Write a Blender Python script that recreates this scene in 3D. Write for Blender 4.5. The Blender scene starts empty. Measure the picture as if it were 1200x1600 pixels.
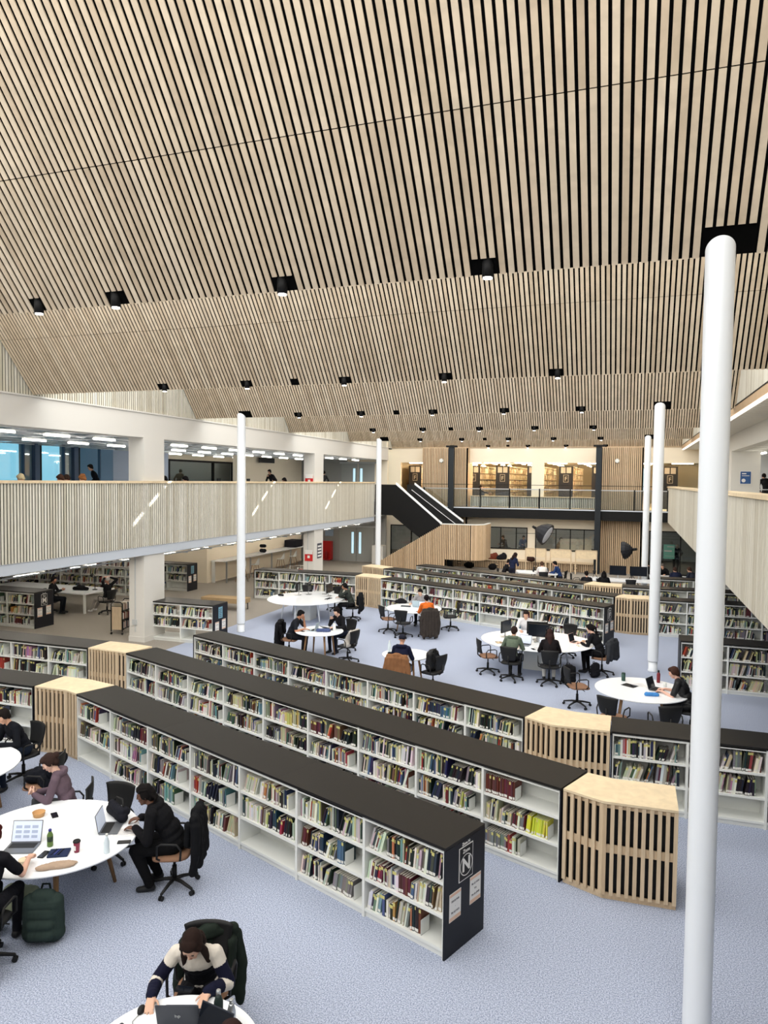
import bpy, bmesh, math, random
import numpy as np
from mathutils import Vector, Matrix
random.seed(7)
scn = bpy.context.scene
COL = scn.collection
PI = math.pi

# ------------------------------------------------------------------ camera, light, exposure
FPX = 1132.1
YAW, PITCH, ROLL = math.radians(18.779), math.radians(2.510), math.radians(.638)
CAM = Vector((0, 0, 5.0))
_f = Vector((-math.sin(YAW), math.cos(YAW), 0)); _r = Vector((math.cos(YAW), math.sin(YAW), 0)); _u = Vector((0, 0, 1))
_f2 = _f * math.cos(PITCH) - _u * math.sin(PITCH); _u2 = _u * math.cos(PITCH) + _f * math.sin(PITCH)
RV = _r * math.cos(ROLL) + _u2 * math.sin(ROLL); UV = _u2 * math.cos(ROLL) - _r * math.sin(ROLL); FV = _f2
cd = bpy.data.cameras.new('camera'); cam = bpy.data.objects.new('camera', cd); COL.objects.link(cam)
cd.sensor_fit = 'HORIZONTAL'; cd.sensor_width = 36; cd.lens = 36 * FPX / 1200; cd.clip_end = 300
_m = Matrix((RV, UV, -FV)).transposed().to_4x4(); _m.translation = CAM
cam.matrix_world = _m
scn.camera = cam
scn.view_settings.view_transform = 'Standard'; scn.view_settings.look = 'None'
scn.view_settings.gamma = 1; scn.view_settings.use_curve_mapping = False
scn.view_settings.exposure = 0.0
scn.cycles.use_denoising = True
scn.cycles.max_bounces = 7; scn.cycles.diffuse_bounces = 4; scn.cycles.glossy_bounces = 2
scn.cycles.transparent_max_bounces = 8; scn.cycles.transmission_bounces = 3
scn.cycles.caustics_reflective = False; scn.cycles.caustics_refractive = False
scn.cycles.sample_clamp_indirect = 6

w = bpy.data.worlds.new('sky'); scn.world = w; w.use_nodes = True
w.node_tree.nodes['Background'].inputs[0].default_value = (.42, .86, 1.0, 1)
w.node_tree.nodes['Background'].inputs[1].default_value = 0.9

def area(name, loc, target, sx, sy, power, col=(1, 1, 1), spread=180):
    l = bpy.data.lights.new(name, 'AREA'); l.shape = 'RECTANGLE'; l.size = sx; l.size_y = sy
    l.energy = power; l.color = col; l.spread = math.radians(spread)
    o = bpy.data.objects.new(name, l); COL.objects.link(o); o.location = loc
    d = Vector(target) - Vector(loc)
    o.rotation_euler = d.to_track_quat('-Z', 'Y').to_euler()
    return o
PT = 7.07; ZL = 7.0
SKYP = 820
for k in range(0, 7):                      # area lamps added inside each roof tooth, standing in for rooflight daylight
    yc = PT * k - 4.75
    area('rooflight_standin', (-5.7, yc, 8.42), (-5.7, yc + .54, 7.58), 16.2, 5.0, SKYP, (1.0, .985, .95))
sl = bpy.data.lights.new('sun', 'SUN'); sl.energy = 45.0; sl.angle = math.radians(.25); sl.color = (1, .96, .88)
so = bpy.data.objects.new('sun', sl); COL.objects.link(so); so.location = (0, -10, 30)
so.rotation_euler = Vector((-.5, -1.37, -1.0)).to_track_quat('-Z', 'Y').to_euler()

# ------------------------------------------------------------------ materials
def lin(c):
    return tuple(((x / 255) / 12.92 if x / 255 <= .04045 else ((x / 255 + .055) / 1.055) ** 2.4) for x in c)
MATS = {}
def nt(name):
    m = bpy.data.materials.new(name); m.use_nodes = True
    return m, m.node_tree, m.node_tree.nodes['Principled BSDF']
def mat(name, rgb, rough=.5, metal=0, spec=.4, emit=0, var=0, scale=6, bump=0, bscale=200, sheen=0):
    if name in MATS: return MATS[name]
    m, t, b = nt(name); c = lin(rgb)
    b.inputs['Base Color'].default_value = (*c, 1); b.inputs['Roughness'].default_value = rough
    b.inputs['Metallic'].default_value = metal; b.inputs['Specular IOR Level'].default_value = spec
    if emit: b.inputs['Emission Color'].default_value = (*c, 1); b.inputs['Emission Strength'].default_value = emit
    if var or bump:
        tc = t.nodes.new('ShaderNodeTexCoord')
    if var:
        n = t.nodes.new('ShaderNodeTexNoise'); n.inputs['Scale'].default_value = scale; n.inputs['Detail'].default_value = 4
        t.links.new(tc.outputs['Object'], n.inputs['Vector'])
        mx = t.nodes.new('ShaderNodeMix'); mx.data_type = 'RGBA'
        mx.inputs[6].default_value = (*[x * (1 - var) for x in c], 1); mx.inputs[7].default_value = (*[min(1, x * (1 + var)) for x in c], 1)
        t.links.new(n.outputs['Fac'], mx.inputs[0]); t.links.new(mx.outputs[2], b.inputs['Base Color'])
    if bump:
        n2 = t.nodes.new('ShaderNodeTexNoise'); n2.inputs['Scale'].default_value = bscale
        t.links.new(tc.outputs['Object'], n2.inputs['Vector'])
        bp = t.nodes.new('ShaderNodeBump'); bp.inputs['Strength'].default_value = bump; bp.inputs['Distance'].default_value = .01
        t.links.new(n2.outputs['Fac'], bp.inputs['Height']); t.links.new(bp.outputs['Normal'], b.inputs['Normal'])
    MATS[name] = m; return m
def wood(name, tones, stretch=(12, 1, 1), rough=.55, grain=.18, gs=9):
    """one tone per board (random per island) and grain running along the board"""
    m, t, b = nt(name)
    g = t.nodes.new('ShaderNodeNewGeometry'); r = t.nodes.new('ShaderNodeValToRGB')
    el = r.color_ramp.elements
    for i, c in enumerate(tones):
        e = el[i] if i < 2 else el.new(i / (len(tones) - 1))
        e.position = i / (len(tones) - 1); e.color = (*lin(c), 1)
    t.links.new(g.outputs['Random Per Island'], r.inputs[0])
    tc = t.nodes.new('ShaderNodeTexCoord'); mp = t.nodes.new('ShaderNodeMapping'); mp.inputs['Scale'].default_value = stretch
    t.links.new(tc.outputs['Object'], mp.inputs[0])
    n = t.nodes.new('ShaderNodeTexNoise'); n.inputs['Scale'].default_value = gs; n.inputs['Detail'].default_value = 5; n.inputs['Distortion'].default_value = .6
    t.links.new(mp.outputs[0], n.inputs['Vector'])
    mr = t.nodes.new('ShaderNodeMapRange'); mr.inputs[1].default_value = .3; mr.inputs[2].default_value = .7
    mr.inputs[3].default_value = 1 - grain; mr.inputs[4].default_value = 1 + grain * .5
    t.links.new(n.outputs['Fac'], mr.inputs[0])
    mx = t.nodes.new('ShaderNodeMix'); mx.data_type = 'RGBA'; mx.blend_type = 'MULTIPLY'; mx.inputs[0].default_value = 1
    t.links.new(r.outputs[0], mx.inputs[6]); t.links.new(mr.outputs[0], mx.inputs[7])
    t.links.new(mx.outputs[2], b.inputs['Base Color']); b.inputs['Roughness'].default_value = rough
    b.inputs['Specular IOR Level'].default_value = .3
    MATS[name] = m; return m
def attr_mat(name, rough=.45):
    m, t, b = nt(name); a = t.nodes.new('ShaderNodeAttribute'); a.attribute_name = 'col'
    t.links.new(a.outputs['Color'], b.inputs['Base Color']); b.inputs['Roughness'].default_value = rough
    b.inputs['Specular IOR Level'].default_value = .35
    MATS[name] = m; return m
def glass(name, tint=(.9, .95, 1), alpha=.12, rough=.03):
    m, t, b = nt(name); o = t.nodes['Material Output']
    tr = t.nodes.new('ShaderNodeBsdfTransparent'); tr.inputs[0].default_value = (*tint, 1)
    gl = t.nodes.new('ShaderNodeBsdfGlossy'); gl.inputs['Roughness'].default_value = rough
    mx = t.nodes.new('ShaderNodeMixShader'); mx.inputs[0].default_value = alpha
    t.links.new(tr.outputs[0], mx.inputs[1]); t.links.new(gl.outputs[0], mx.inputs[2]); t.links.new(mx.outputs[0], o.inputs[0])
    MATS[name] = m; return m
def carpet(name, ca, cb, s):
    m, t, b = nt(name); tc = t.nodes.new('ShaderNodeTexCoord')
    n = t.nodes.new('ShaderNodeTexNoise'); n.inputs['Scale'].default_value = s; n.inputs['Detail'].default_value = 3; n.inputs['Roughness'].default_value = .7
    t.links.new(tc.outputs['Object'], n.inputs['Vector'])
    r = t.nodes.new('ShaderNodeValToRGB'); r.color_ramp.elements[0].position = .36; r.color_ramp.elements[1].position = .64
    r.color_ramp.elements[0].color = (*lin(ca), 1); r.color_ramp.elements[1].color = (*lin(cb), 1)
    t.links.new(n.outputs['Fac'], r.inputs[0])
    n2 = t.nodes.new('ShaderNodeTexNoise'); n2.inputs['Scale'].default_value = .35; n2.inputs['Detail'].default_value = 2
    t.links.new(tc.outputs['Object'], n2.inputs['Vector'])
    mr = t.nodes.new('ShaderNodeMapRange'); mr.inputs[3].default_value = .93; mr.inputs[4].default_value = 1.07
    t.links.new(n2.outputs['Fac'], mr.inputs[0])
    mx = t.nodes.new('ShaderNodeMix'); mx.data_type = 'RGBA'; mx.blend_type = 'MULTIPLY'; mx.inputs[0].default_value = 1
    t.links.new(r.outputs[0], mx.inputs[6]); t.links.new(mr.outputs[0], mx.inputs[7]); t.links.new(mx.outputs[2], b.inputs['Base Color'])
    b.inputs['Roughness'].default_value = .95; b.inputs['Specular IOR Level'].default_value = .1
    bp = t.nodes.new('ShaderNodeBump'); bp.inputs['Strength'].default_value = .3; bp.inputs['Distance'].default_value = .01
    t.links.new(n.outputs['Fac'], bp.inputs['Height']); t.links.new(bp.outputs['Normal'], b.inputs['Normal'])
    MATS[name] = m; return m

carpet('carpet_blue', (112, 121, 145), (200, 208, 226), 74)
carpet('carpet_beige', (112, 106, 98), (178, 171, 161), 60)
wood('slat_ceiling', [(190, 171, 146), (210, 192, 167), (201, 182, 156), (218, 202, 178), (206, 189, 165)], (1, 1, 1), grain=.14, gs=5)
wood('slat_wall_lit', [(208, 203, 188), (224, 220, 206), (198, 191, 173), (216, 211, 196), (232, 228, 216)], (2, 2, .4), grain=.1)  # paler tones put the light on the slats into their colour
wood('slat_warm', [(200, 172, 138), (214, 188, 156), (186, 158, 126), (205, 180, 148)], (2, 2, .4), grain=.12)
wood('birch', [(224, 203, 168), (228, 208, 175)], (3, 3, 3), grain=.12, gs=2.2)
wood('birch_slat', [(204, 180, 148), (213, 191, 160), (196, 171, 139)], (4, 4, .5), grain=.12)
wood('oak_leg', [(150, 112, 74), (160, 122, 84)], (6, 6, .6), grain=.2)
attr_mat('book_cover', .5)
mat('white_paint', (216, 213, 206), .7, spec=.2)
mat('cream_paint', (236, 224, 202), .7, spec=.2)
mat('grey_paint', (190, 192, 192), .7, spec=.2)
mat('fascia', (196, 203, 212), .5)
mat('white_metal', (226, 227, 222), .4)
mat('column_white', (234, 238, 242), .28, spec=.5)
mat('worktop', (25, 23, 21), .5, spec=.3, var=.06, scale=3)
mat('navy_panel', (17, 19, 27), .5, spec=.3, var=.1, scale=2)
mat('dark_steel_blue', (84, 104, 132), .5)
mat('pale_blue_paint', (196, 208, 228), .7)
mat('grey_paint_dark', (150, 150, 146), .7)
mat('grey_paint_mid', (158, 160, 156), .6)
mat('bright_pane', (190, 225, 240), .3, emit=.9)
mat('paper_dim', (150, 146, 142), .8)
mat('poster_blue', (48, 86, 140), .5)
mat('black', (14, 14, 15), .6)
mat('black_metal', (12, 12, 13), .6, spec=.25)
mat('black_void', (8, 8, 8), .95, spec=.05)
mat('dark_steel', (30, 35, 40), .55, spec=.3)
mat('table_white', (240, 243, 246), .22, spec=.5)
mat('silver', (185, 188, 190), .3, metal=.8)
mat('screen', (22, 26, 34), .15)
mat('screen_on', (205, 214, 232), .3, emit=.35)
mat('lamp', (255, 250, 240), .4, emit=14.0)
mat('lamp_low', (255, 244, 228), .4, emit=34.0)
mat('lamp_warm', (255, 226, 180), .4, emit=50.0)
mat('lamp_soft', (255, 250, 240), .4, emit=1.2)
mat('seat_tan', (142, 108, 86), .85, spec=.2)
mat('paper', (232, 230, 226), .7)
mat('peach', (226, 190, 165), .7)
mat('ink', (70, 72, 80), .7)
mat('red', (196, 32, 34), .45)
glass('pane', (.86, .95, 1), .10)
glass('pane_clear', (.93, .96, .96), .08)
glass('pane_dark', (.66, .72, .74), .10)

# ------------------------------------------------------------------ mesh helpers
def tag(o, label=None, cat=None, group=None, kind=None):
    if label: o['label'] = label
    if cat: o['category'] = cat
    if group: o['group'] = group
    if kind: o['kind'] = kind
    return o
def empty(name, loc=(0, 0, 0), rz=0, label=None, cat=None, group=None, kind=None):
    o = bpy.data.objects.new(name, None); COL.objects.link(o); o.location = loc; o.rotation_euler = (0, 0, rz)
    o.empty_display_size = .1
    return tag(o, label, cat, group, kind)
def copy_tree(o, parent=None):
    c = o.copy(); COL.objects.link(c)
    if parent: c.parent = parent
    for ch in o.children: copy_tree(ch, c)
    return c
class MB:
    def __init__(s): s.v = []; s.f = []; s.mi = []; s.sm = []; s.c = []; s.col = None
    def add(s, vs, fs, mi=0, smooth=False, col=None):
        b = len(s.v); s.v += [tuple(v) for v in vs]
        for f in fs:
            s.f.append([b + i for i in f]); s.mi.append(mi); s.sm.append(smooth); s.c.append(col or (1, 1, 1))
        return s
    def box(s, x0, x1, y0, y1, z0, z1, mi=0, M=None, col=None):
        vs = [Vector(p) for p in ((x0, y0, z0), (x1, y0, z0), (x1, y1, z0), (x0, y1, z0), (x0, y0, z1), (x1, y0, z1), (x1, y1, z1), (x0, y1, z1))]
        if M is not None: vs = [M @ v for v in vs]
        return s.add(vs, [(0, 3, 2, 1), (4, 5, 6, 7), (0, 1, 5, 4), (1, 2, 6, 5), (2, 3, 7, 6), (3, 0, 4, 7)], mi, False, col)
    def rbox(s, x0, x1, y0, y1, z0, z1, r=.01, mi=0, M=None, seg=3):
        """box with its vertical edges rounded and small top/bottom chamfer"""
        pts = []
        for cx, cy, a0 in ((x1 - r, y1 - r, 0), (x0 + r, y1 - r, 90), (x0 + r, y0 + r, 180), (x1 - r, y0 + r, 270)):
            for i in range(seg + 1):
                a = math.radians(a0 + 90 * i / seg); pts.append((cx + r * math.cos(a), cy + r * math.sin(a)))
        return s.prism(pts, z0, z1, mi, M)
    def prism(s, pts, z0, z1, mi=0, M=None, smooth=False, col=None):
        n = len(pts); vs = [Vector((p[0], p[1], z0)) for p in pts] + [Vector((p[0], p[1], z1)) for p in pts]
        if M is not None: vs = [M @ v for v in vs]
        s.add(vs, [tuple(range(n - 1, -1, -1)), tuple(range(n, 2 * n))], mi, False, col)
        b = len(s.v) - 2 * n
        for i in range(n):
            j = (i + 1) % n; s.f.append([b + i, b + j, b + n + j, b + n + i]); s.mi.append(mi); s.sm.append(smooth); s.c.append(col or (1, 1, 1))
        return s
    def cyl(s, p0, p1, r0, r1=None, n=12, mi=0, caps=True, M=None):
        r1 = r0 if r1 is None else r1
        p0, p1 = Vector(p0), Vector(p1); d = (p1 - p0)
        if d.length < 1e-6: return s
        q = d.to_track_quat('Z', 'Y'); a = []; b = []
        for i in range(n):
            t = 2 * PI * i / n; o = q @ Vector((math.cos(t), math.sin(t), 0)); a.append(p0 + o * r0); b.append(p1 + o * r1)
        vs = a + b
        if M is not None: vs = [M @ v for v in vs]
        s.add(vs, [(i, (i + 1) % n, n + (i + 1) % n, n + i) for i in range(n)], mi, True)
        if caps:
            k = len(s.v) - 2 * n
            for f in ([k + i for i in range(n - 1, -1, -1)], [k + n + i for i in range(n)]):
                s.f.append(f); s.mi.append(mi); s.sm.append(False); s.c.append((1, 1, 1))
        return s
    def tube(s, pts, r, n=8, mi=0, M=None):
        pts = [Vector(p) for p in pts]; rings = []
        for i, p in enumerate(pts):
            d = (pts[min(i + 1, len(pts) - 1)] - pts[max(i - 1, 0)]).normalized()
            if i == 0: ref = Vector((0, 0, 1)) if abs(d.z) < .9 else Vector((1, 0, 0)); u = d.cross(ref).normalized()
            else: u = (u - d * u.dot(d)).normalized()
            v = d.cross(u); rr = r[i] if isinstance(r, (list, tuple)) else r
            rings.append([p + (u * math.cos(2 * PI * k / n) + v * math.sin(2 * PI * k / n)) * rr for k in range(n)])
        vs = [x for g in rings for x in g]
        if M is not None: vs = [M @ v for v in vs]
        fs = []
        for i in range(len(pts) - 1):
            for k in range(n): fs.append((i * n + k, i * n + (k + 1) % n, (i + 1) * n + (k + 1) % n, (i + 1) * n + k))
        s.add(vs, fs, mi, True); b = len(s.v) - len(vs)
        s.f.append([b + k for k in range(n - 1, -1, -1)]); s.f.append([b + (len(pts) - 1) * n + k for k in range(n)])
        s.mi += [mi, mi]; s.sm += [False, False]; s.c += [(1, 1, 1)] * 2
        return s
    def lathe(s, prof, n=32, mi=0, c=(0, 0), sx=1, sy=1, M=None, smooth=True):
        """prof: (radius, z) from bottom to top"""
        vs = []
        for r, z in prof:
            for k in range(n):
                a = 2 * PI * k / n; vs.append(Vector((c[0] + r * sx * math.cos(a), c[1] + r * sy * math.sin(a), z)))
        if M is not None: vs = [M @ v for v in vs]
        fs = [(i * n + k, i * n + (k + 1) % n, (i + 1) * n + (k + 1) % n, (i + 1) * n + k) for i in range(len(prof) - 1) for k in range(n)]
        s.add(vs, fs, mi, smooth); b = len(s.v) - len(vs)
        for f, rr in (([b + k for k in range(n - 1, -1, -1)], prof[0][0]), ([b + (len(prof) - 1) * n + k for k in range(n)], prof[-1][0])):
            if rr > 1e-4: s.f.append(f); s.mi.append(mi); s.sm.append(False); s.c.append((1, 1, 1))
        return s
    def ell(s, c, r, n=12, mi=0, M=None):
        c = Vector(c); m = n // 2 + 1; vs = []; fs = []
        for i in range(1, m):
            t = PI * i / m
            for k in range(n):
                a = 2 * PI * k / n; vs.append(Vector((c.x + r[0] * math.sin(t) * math.cos(a), c.y + r[1] * math.sin(t) * math.sin(a), c.z - r[2] * math.cos(t))))
        vs += [c - Vector((0, 0, r[2])), c + Vector((0, 0, r[2]))]; L = (m - 1) * n
        for i in range(m - 2):
            for k in range(n): fs.append((i * n + k, i * n + (k + 1) % n, (i + 1) * n + (k + 1) % n, (i + 1) * n + k))
        for k in range(n):
            fs.append((L, (k + 1) % n, k)); fs.append((L + 1, (m - 2) * n + k, (m - 2) * n + (k + 1) % n))
        if M is not None: vs = [M @ v for v in vs]
        return s.add(vs, fs, mi, True)
    def mesh(s, name, mats):
        me = bpy.data.meshes.new(name); me.from_pydata([tuple(v) for v in s.v], [], s.f)
        for m in (mats if isinstance(mats, (list, tuple)) else [mats]): me.materials.append(MATS[m] if isinstance(m, str) else m)
        me.polygons.foreach_set('material_index', s.mi); me.polygons.foreach_set('use_smooth', s.sm)
        if s.col:
            a = me.color_attributes.new('col', 'FLOAT_COLOR', 'CORNER'); arr = []
            for p, c in zip(me.polygons, s.c): arr += [c[0], c[1], c[2], 1.0] * p.loop_total
            a.data.foreach_set('color', arr)
        me.update(); return me
    def build(s, name, mats, parent=None, loc=None, rz=0, **kw):
        o = bpy.data.objects.new(name, s.mesh(name, mats)); COL.objects.link(o)
        if parent: o.parent = parent
        if loc is not None: o.location = loc
        if rz: o.rotation_euler = (0, 0, rz)
        return tag(o, **kw)
def struct(name, mb, mats, **kw):
    return mb.build(name, mats, kind='structure', **kw)
def text_mesh(txt, size, M, mb, mi=0, thick=.002, bold=0):
    """real letters, turned into geometry and added to a mesh builder"""
    c = bpy.data.curves.new('lettering', 'FONT'); c.body = txt; c.size = size; c.align_x = 'CENTER'; c.align_y = 'CENTER'; c.extrude = thick; c.resolution_u = 2; c.offset = bold
    o = bpy.data.objects.new('lettering', c); COL.objects.link(o)
    dg = bpy.context.evaluated_depsgraph_get(); me = bpy.data.meshes.new_from_object(o.evaluated_get(dg))
    mb.add([M @ v.co for v in me.vertices], [tuple(p.vertices) for p in me.polygons], mi)
    bpy.data.objects.remove(o); bpy.data.curves.remove(c); bpy.data.meshes.remove(me)
# ------------------------------------------------------------------ the building shell
XL, XR = -13.95, 2.56          # hall sides at roof level
F1 = 3.8                        # first-floor level
WX = -13.85                     # left pillar line
struct('floor', MB().box(-12.7, 9, -6, 33, -.2, 0), 'carpet_blue')
struct('floor', MB().box(-30, -12.7, -6, 56, -.2, 0), 'carpet_beige')
struct('floor', MB().box(-12.7, 9, 33, 56, -.2, 0), 'carpet_beige')
# saw-tooth slatted ceiling
SPOTX = [-10.1, -7.98, -5.70, -3.56, -1.36]
NOTCH = {}
for _k in range(1, 7):
    NOTCH[_k] = [(x, .13, 0) for x in SPOTX] + ([(-6.82, .07, 0)])
    if _k in (1, 3, 5): NOTCH[_k] += [(.73, .2, 1)]
    if _k in (3, 5): NOTCH[_k] += [(-12.0, .2, 1)]
SY, SZ = 2.55, 3.06             # run and rise of one sloping lining
sl_n = math.hypot(SY, SZ); ey = Vector((0, -SY / sl_n, SZ / sl_n)); en = Vector((0, -SZ / sl_n, -SY / sl_n))
PITCHS = .0857
for k in range(0, 7):
    y0 = PT * k; mb = MB(); bk = MB()
    base = Vector((0, y0, ZL))
    n = int((XR - XL) / PITCHS)
    notches = NOTCH.get(k, [])
    for i in range(n + 1):
        x = XL + .02 + i * PITCHS
        cut = any(abs(x + .028 - nx) < hw for nx, hw, _ in notches)
        segs_ = [(0, 1.476), (1.486, 3.42)]
        for a, b in segs_:
            if cut and a == 0 and b > .6: a = .27 if any(abs(x + .028 - nx) < hw and c for nx, hw, c in notches) else .17
            p = [base + Vector((x, 0, 0)) + ey * a, base + Vector((x + .056, 0, 0)) + ey * a, base + Vector((x + .056, 0, 0)) + ey * b, base + Vector((x, 0, 0)) + ey * b]
            q = [v - en * .014 for v in p]
            mb.add(p + q, [(0, 3, 2, 1), (4, 5, 6, 7), (0, 1, 5, 4), (1, 2, 6, 5), (2, 3, 7, 6), (3, 0, 4, 7)])
    for xa_, xb_ in ((XL, XR),):
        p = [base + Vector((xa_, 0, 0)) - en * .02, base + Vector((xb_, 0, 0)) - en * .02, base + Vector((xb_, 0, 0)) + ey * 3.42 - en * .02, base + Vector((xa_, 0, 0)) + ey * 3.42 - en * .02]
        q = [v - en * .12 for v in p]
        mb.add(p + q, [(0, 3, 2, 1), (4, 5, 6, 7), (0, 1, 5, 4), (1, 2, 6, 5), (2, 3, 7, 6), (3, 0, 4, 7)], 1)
    def ridge(xa, xb, sa, sb):
        p = [base + Vector((xa, 0, 0)) + ey * sa, base + Vector((xb, 0, 0)) + ey * sa, base + Vector((xb, 0, 0)) + ey * sb, base + Vector((xa, 0, 0)) + ey * sb]
        q = [v - en * .03 for v in p]
        mb.add(p + q, [(0, 3, 2, 1), (4, 5, 6, 7), (0, 1, 5, 4), (1, 2, 6, 5), (2, 3, 7, 6), (3, 0, 4, 7)], 1)
    hs_ = [(-11.44, -11.27), (-11.165, -10.995), (-10.89, -10.72)]          # invented holes, out of view, shaping the sun into dashes on the parapet
    ridge(XL, XR, 3.40, 3.46); ridge(XL, XR, 3.56, 4.3)
    xs_ = [XL] + [v for h_ in hs_ for v in h_] + [XR]
    for i in range(0, len(xs_), 2): ridge(xs_[i], xs_[i + 1], 3.45, 3.57)
    struct('ceiling', mb, ['slat_ceiling', 'black_void'])
    # opaque unseen sheet in place of the glazing, added to block sun and sky
    g = MB(); a = Vector((0, y0 - PT + .15, ZL + .2)); b = Vector((0, y0 - SY - .15, ZL + SZ + .05)); d = (b - a); nn = Vector((0, -d.z, d.y)).normalized()
    for (t0, t1) in ((0, 1),):
        P0, P1 = a + d * t0, a + d * t1
        g.add([P0 + Vector((XL, 0, 0)), P0 + Vector((XR, 0, 0)), P1 + Vector((XR, 0, 0)), P1 + Vector((XL, 0, 0))] + [v + nn * .06 for v in (P0 + Vector((XL, 0, 0)), P0 + Vector((XR, 0, 0)), P1 + Vector((XR, 0, 0)), P1 + Vector((XL, 0, 0)))],
              [(0, 1, 2, 3), (7, 6, 5, 4), (0, 4, 5, 1), (1, 5, 6, 2), (2, 6, 7, 3), (3, 7, 4, 0)])
    struct('window_%d' % (20 + k), g, 'white_paint')
# pale slatted linings down the two sides of the roof void
for nm, X, s in (('wall_left_upper', XL, -1), ('wall_right_upper', XR, 1)):
    mb = MB(); y = -6.0
    while y < 42.6:
        mb.box(min(X + s * .015, X + s * .03), max(X + s * .015, X + s * .03), y, y + .056, 6.95 if s < 0 else 7.05, 10.1, 0); y += .0857
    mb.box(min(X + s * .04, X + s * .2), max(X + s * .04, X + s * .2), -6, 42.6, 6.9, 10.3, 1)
    struct(nm, mb, ['slat_wall_lit', 'black_void'])

# ---- left side: beam, pillars, slab, parapet
mb = MB().box(WX - .6, WX - .02, -6, 41.5, 6.2, 6.93).box(WX - .6, WX + .02, -6, 41.5, 6.93, 6.97)
struct('wall_left_beam', mb, 'white_paint')
for i, y in enumerate((5.9, 18.3, 30.72)):
    mb = MB().box(WX - .55, WX, y, y + 1.0, 0, 2.68).box(WX - .55, WX, y, y + 1.0, F1, 6.22).box(WX - .57, WX + .015, y - .015, y + 1.015, 0, .16)
    if y > 10:
        mb.box(WX - .34, WX - .31, y - .02, y, .3, 2.66, 1).box(WX - .42, WX - .26, y - .04, y, .52, .68, 1)
    mb.build('pillar', ['white_paint', 'grey_paint'], label=['square white pillar nearest the viewer under the left balcony', 'square white pillar with cable conduit beside the book trolley', 'square white pillar with red notice on the left gallery, beside the fire point'][i], cat='pillar')
mb = MB().box(-30, WX + .05, -6, 41.5, 2.93, F1 - .02).box(WX - .25, WX + .05, -6, 38.9, 2.66, 2.93)
struct('floor_left_gallery', mb, 'fascia')
# exposed ceiling grid and lamps under the left gallery, and over it
def grid(z, x0, x1, y0, y1, nm, lamps, mname):
    m = MB()
    x = x0
    while x < x1: m.box(x, x + .02, y0, y1, z, z + .04); x += 1.2
    y = y0
    while y < y1: m.box(x0, x1, y, y + .02, z, z + .04); y += 1.5
    y = y0 + .2
    while y < y1 - .5:
        x = x0 + .1
        while x < x1 - 1.1: m.box(x, x + 1.0, y, y + .9, z + .05, z + .07); x += 1.2
        y += 1.5
    struct(nm, m, mname)
grid(2.47, -24, WX - .3, 3, 41, 'ceiling_grid_lower', 0, 'grey_paint')
grid(6.22, -22, WX - .65, 3, 41, 'ceiling_grid_upper', 0, 'table_white')
struct('ceiling_left_upper', MB().box(-30, WX - .6, -6, 41.5, 6.75, 6.95), 'grey_paint')
lampm = MB().box(-.035, .035, -.45, .45, 0, .05).mesh('lamp_strip', 'lamp')
warm_m = MB().box(-.06, .06, -.55, .55, 0, .05).mesh('lamp_strip', 'lamp_warm')
low_m = MB().box(-.03, .03, -.5, .5, 0.01, .05).mesh('lamp_strip', 'lamp_low')
lampb = MB().box(-.02, .02, -.5, .5, .05, .09).box(-.006, .006, -.4, -.388, .09, .18).box(-.006, .006, .388, .4, .09, .18).mesh('lamp_body', 'white_metal')
def lamp(loc, rz, label, group, warm=False):
    o = bpy.data.objects.new('strip_lamp', lampb); COL.objects.link(o); o.location = loc; o.rotation_euler = (0, 0, rz)
    d = bpy.data.objects.new('diffuser', lampm); COL.objects.link(d); d.parent = o
    return tag(o, label, 'lamp', group)
for x in (-14.95, -17.6, -20.4, -23.4):  # the two inner rows are added to brighten the dark offices and hallway
    y = 6.5
    while y < 40.5:
        if x > -20 or y > 27.5: lamp((x, y, 6.1), 0, 'white strip lamp hung end to end in rows over the left gallery', 'strip lamps over the left gallery')
        y += 1.9
for x in (-14.95, -17.9, -20.8):
    y = 9
    while y < 40:
        lamp((x, y, 2.37), 0, 'white strip lamp hung in rows below the left gallery', 'strip lamps under the left gallery').children[0].data = low_m; y += 2.0

# slatted parapets
def slats_x(mb, X, y0, y1, z0, z1, s, pitch=.094, wd=.058):
    y = y0
    while y < y1 - wd:
        mb.box(min(X, X - s * .016), max(X, X - s * .016), y, y + wd, z0, z1, 0); y += pitch
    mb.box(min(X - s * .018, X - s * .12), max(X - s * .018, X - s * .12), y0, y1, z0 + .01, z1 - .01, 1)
def slats_y(mb, Y, x0, x1, z0, z1, pitch=.094, wd=.064, M=None):
    x = x0
    while x < x1 - wd + .001:
        mb.box(x, x + wd, Y, Y + .03, z0, z1, 0, M=M); x += pitch
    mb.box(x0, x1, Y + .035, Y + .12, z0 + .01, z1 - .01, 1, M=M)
mb = MB(); slats_x(mb, WX + .08, 2, 38.75, 2.93, 4.83, 1)
mb.box(WX - .12, WX + .12, 2, 38.8, 4.83, 4.9, 2)
struct('wall_left_parapet', mb, ['slat_wall_lit', 'black_void', 'birch'])
mb = MB(); slats_x(mb, 1.9, 4, 42.4, 2.93, 4.76, -1)
mb.box(1.86, 2.3, 4, 42.4, 4.77, 4.84, 2)
struct('wall_right_parapet', mb, ['slat_wall_lit', 'black_void', 'birch'])
struct('floor_right_gallery', MB().box(2.05, 9, -6, 42.4, 2.93, F1), 'white_paint')
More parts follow.
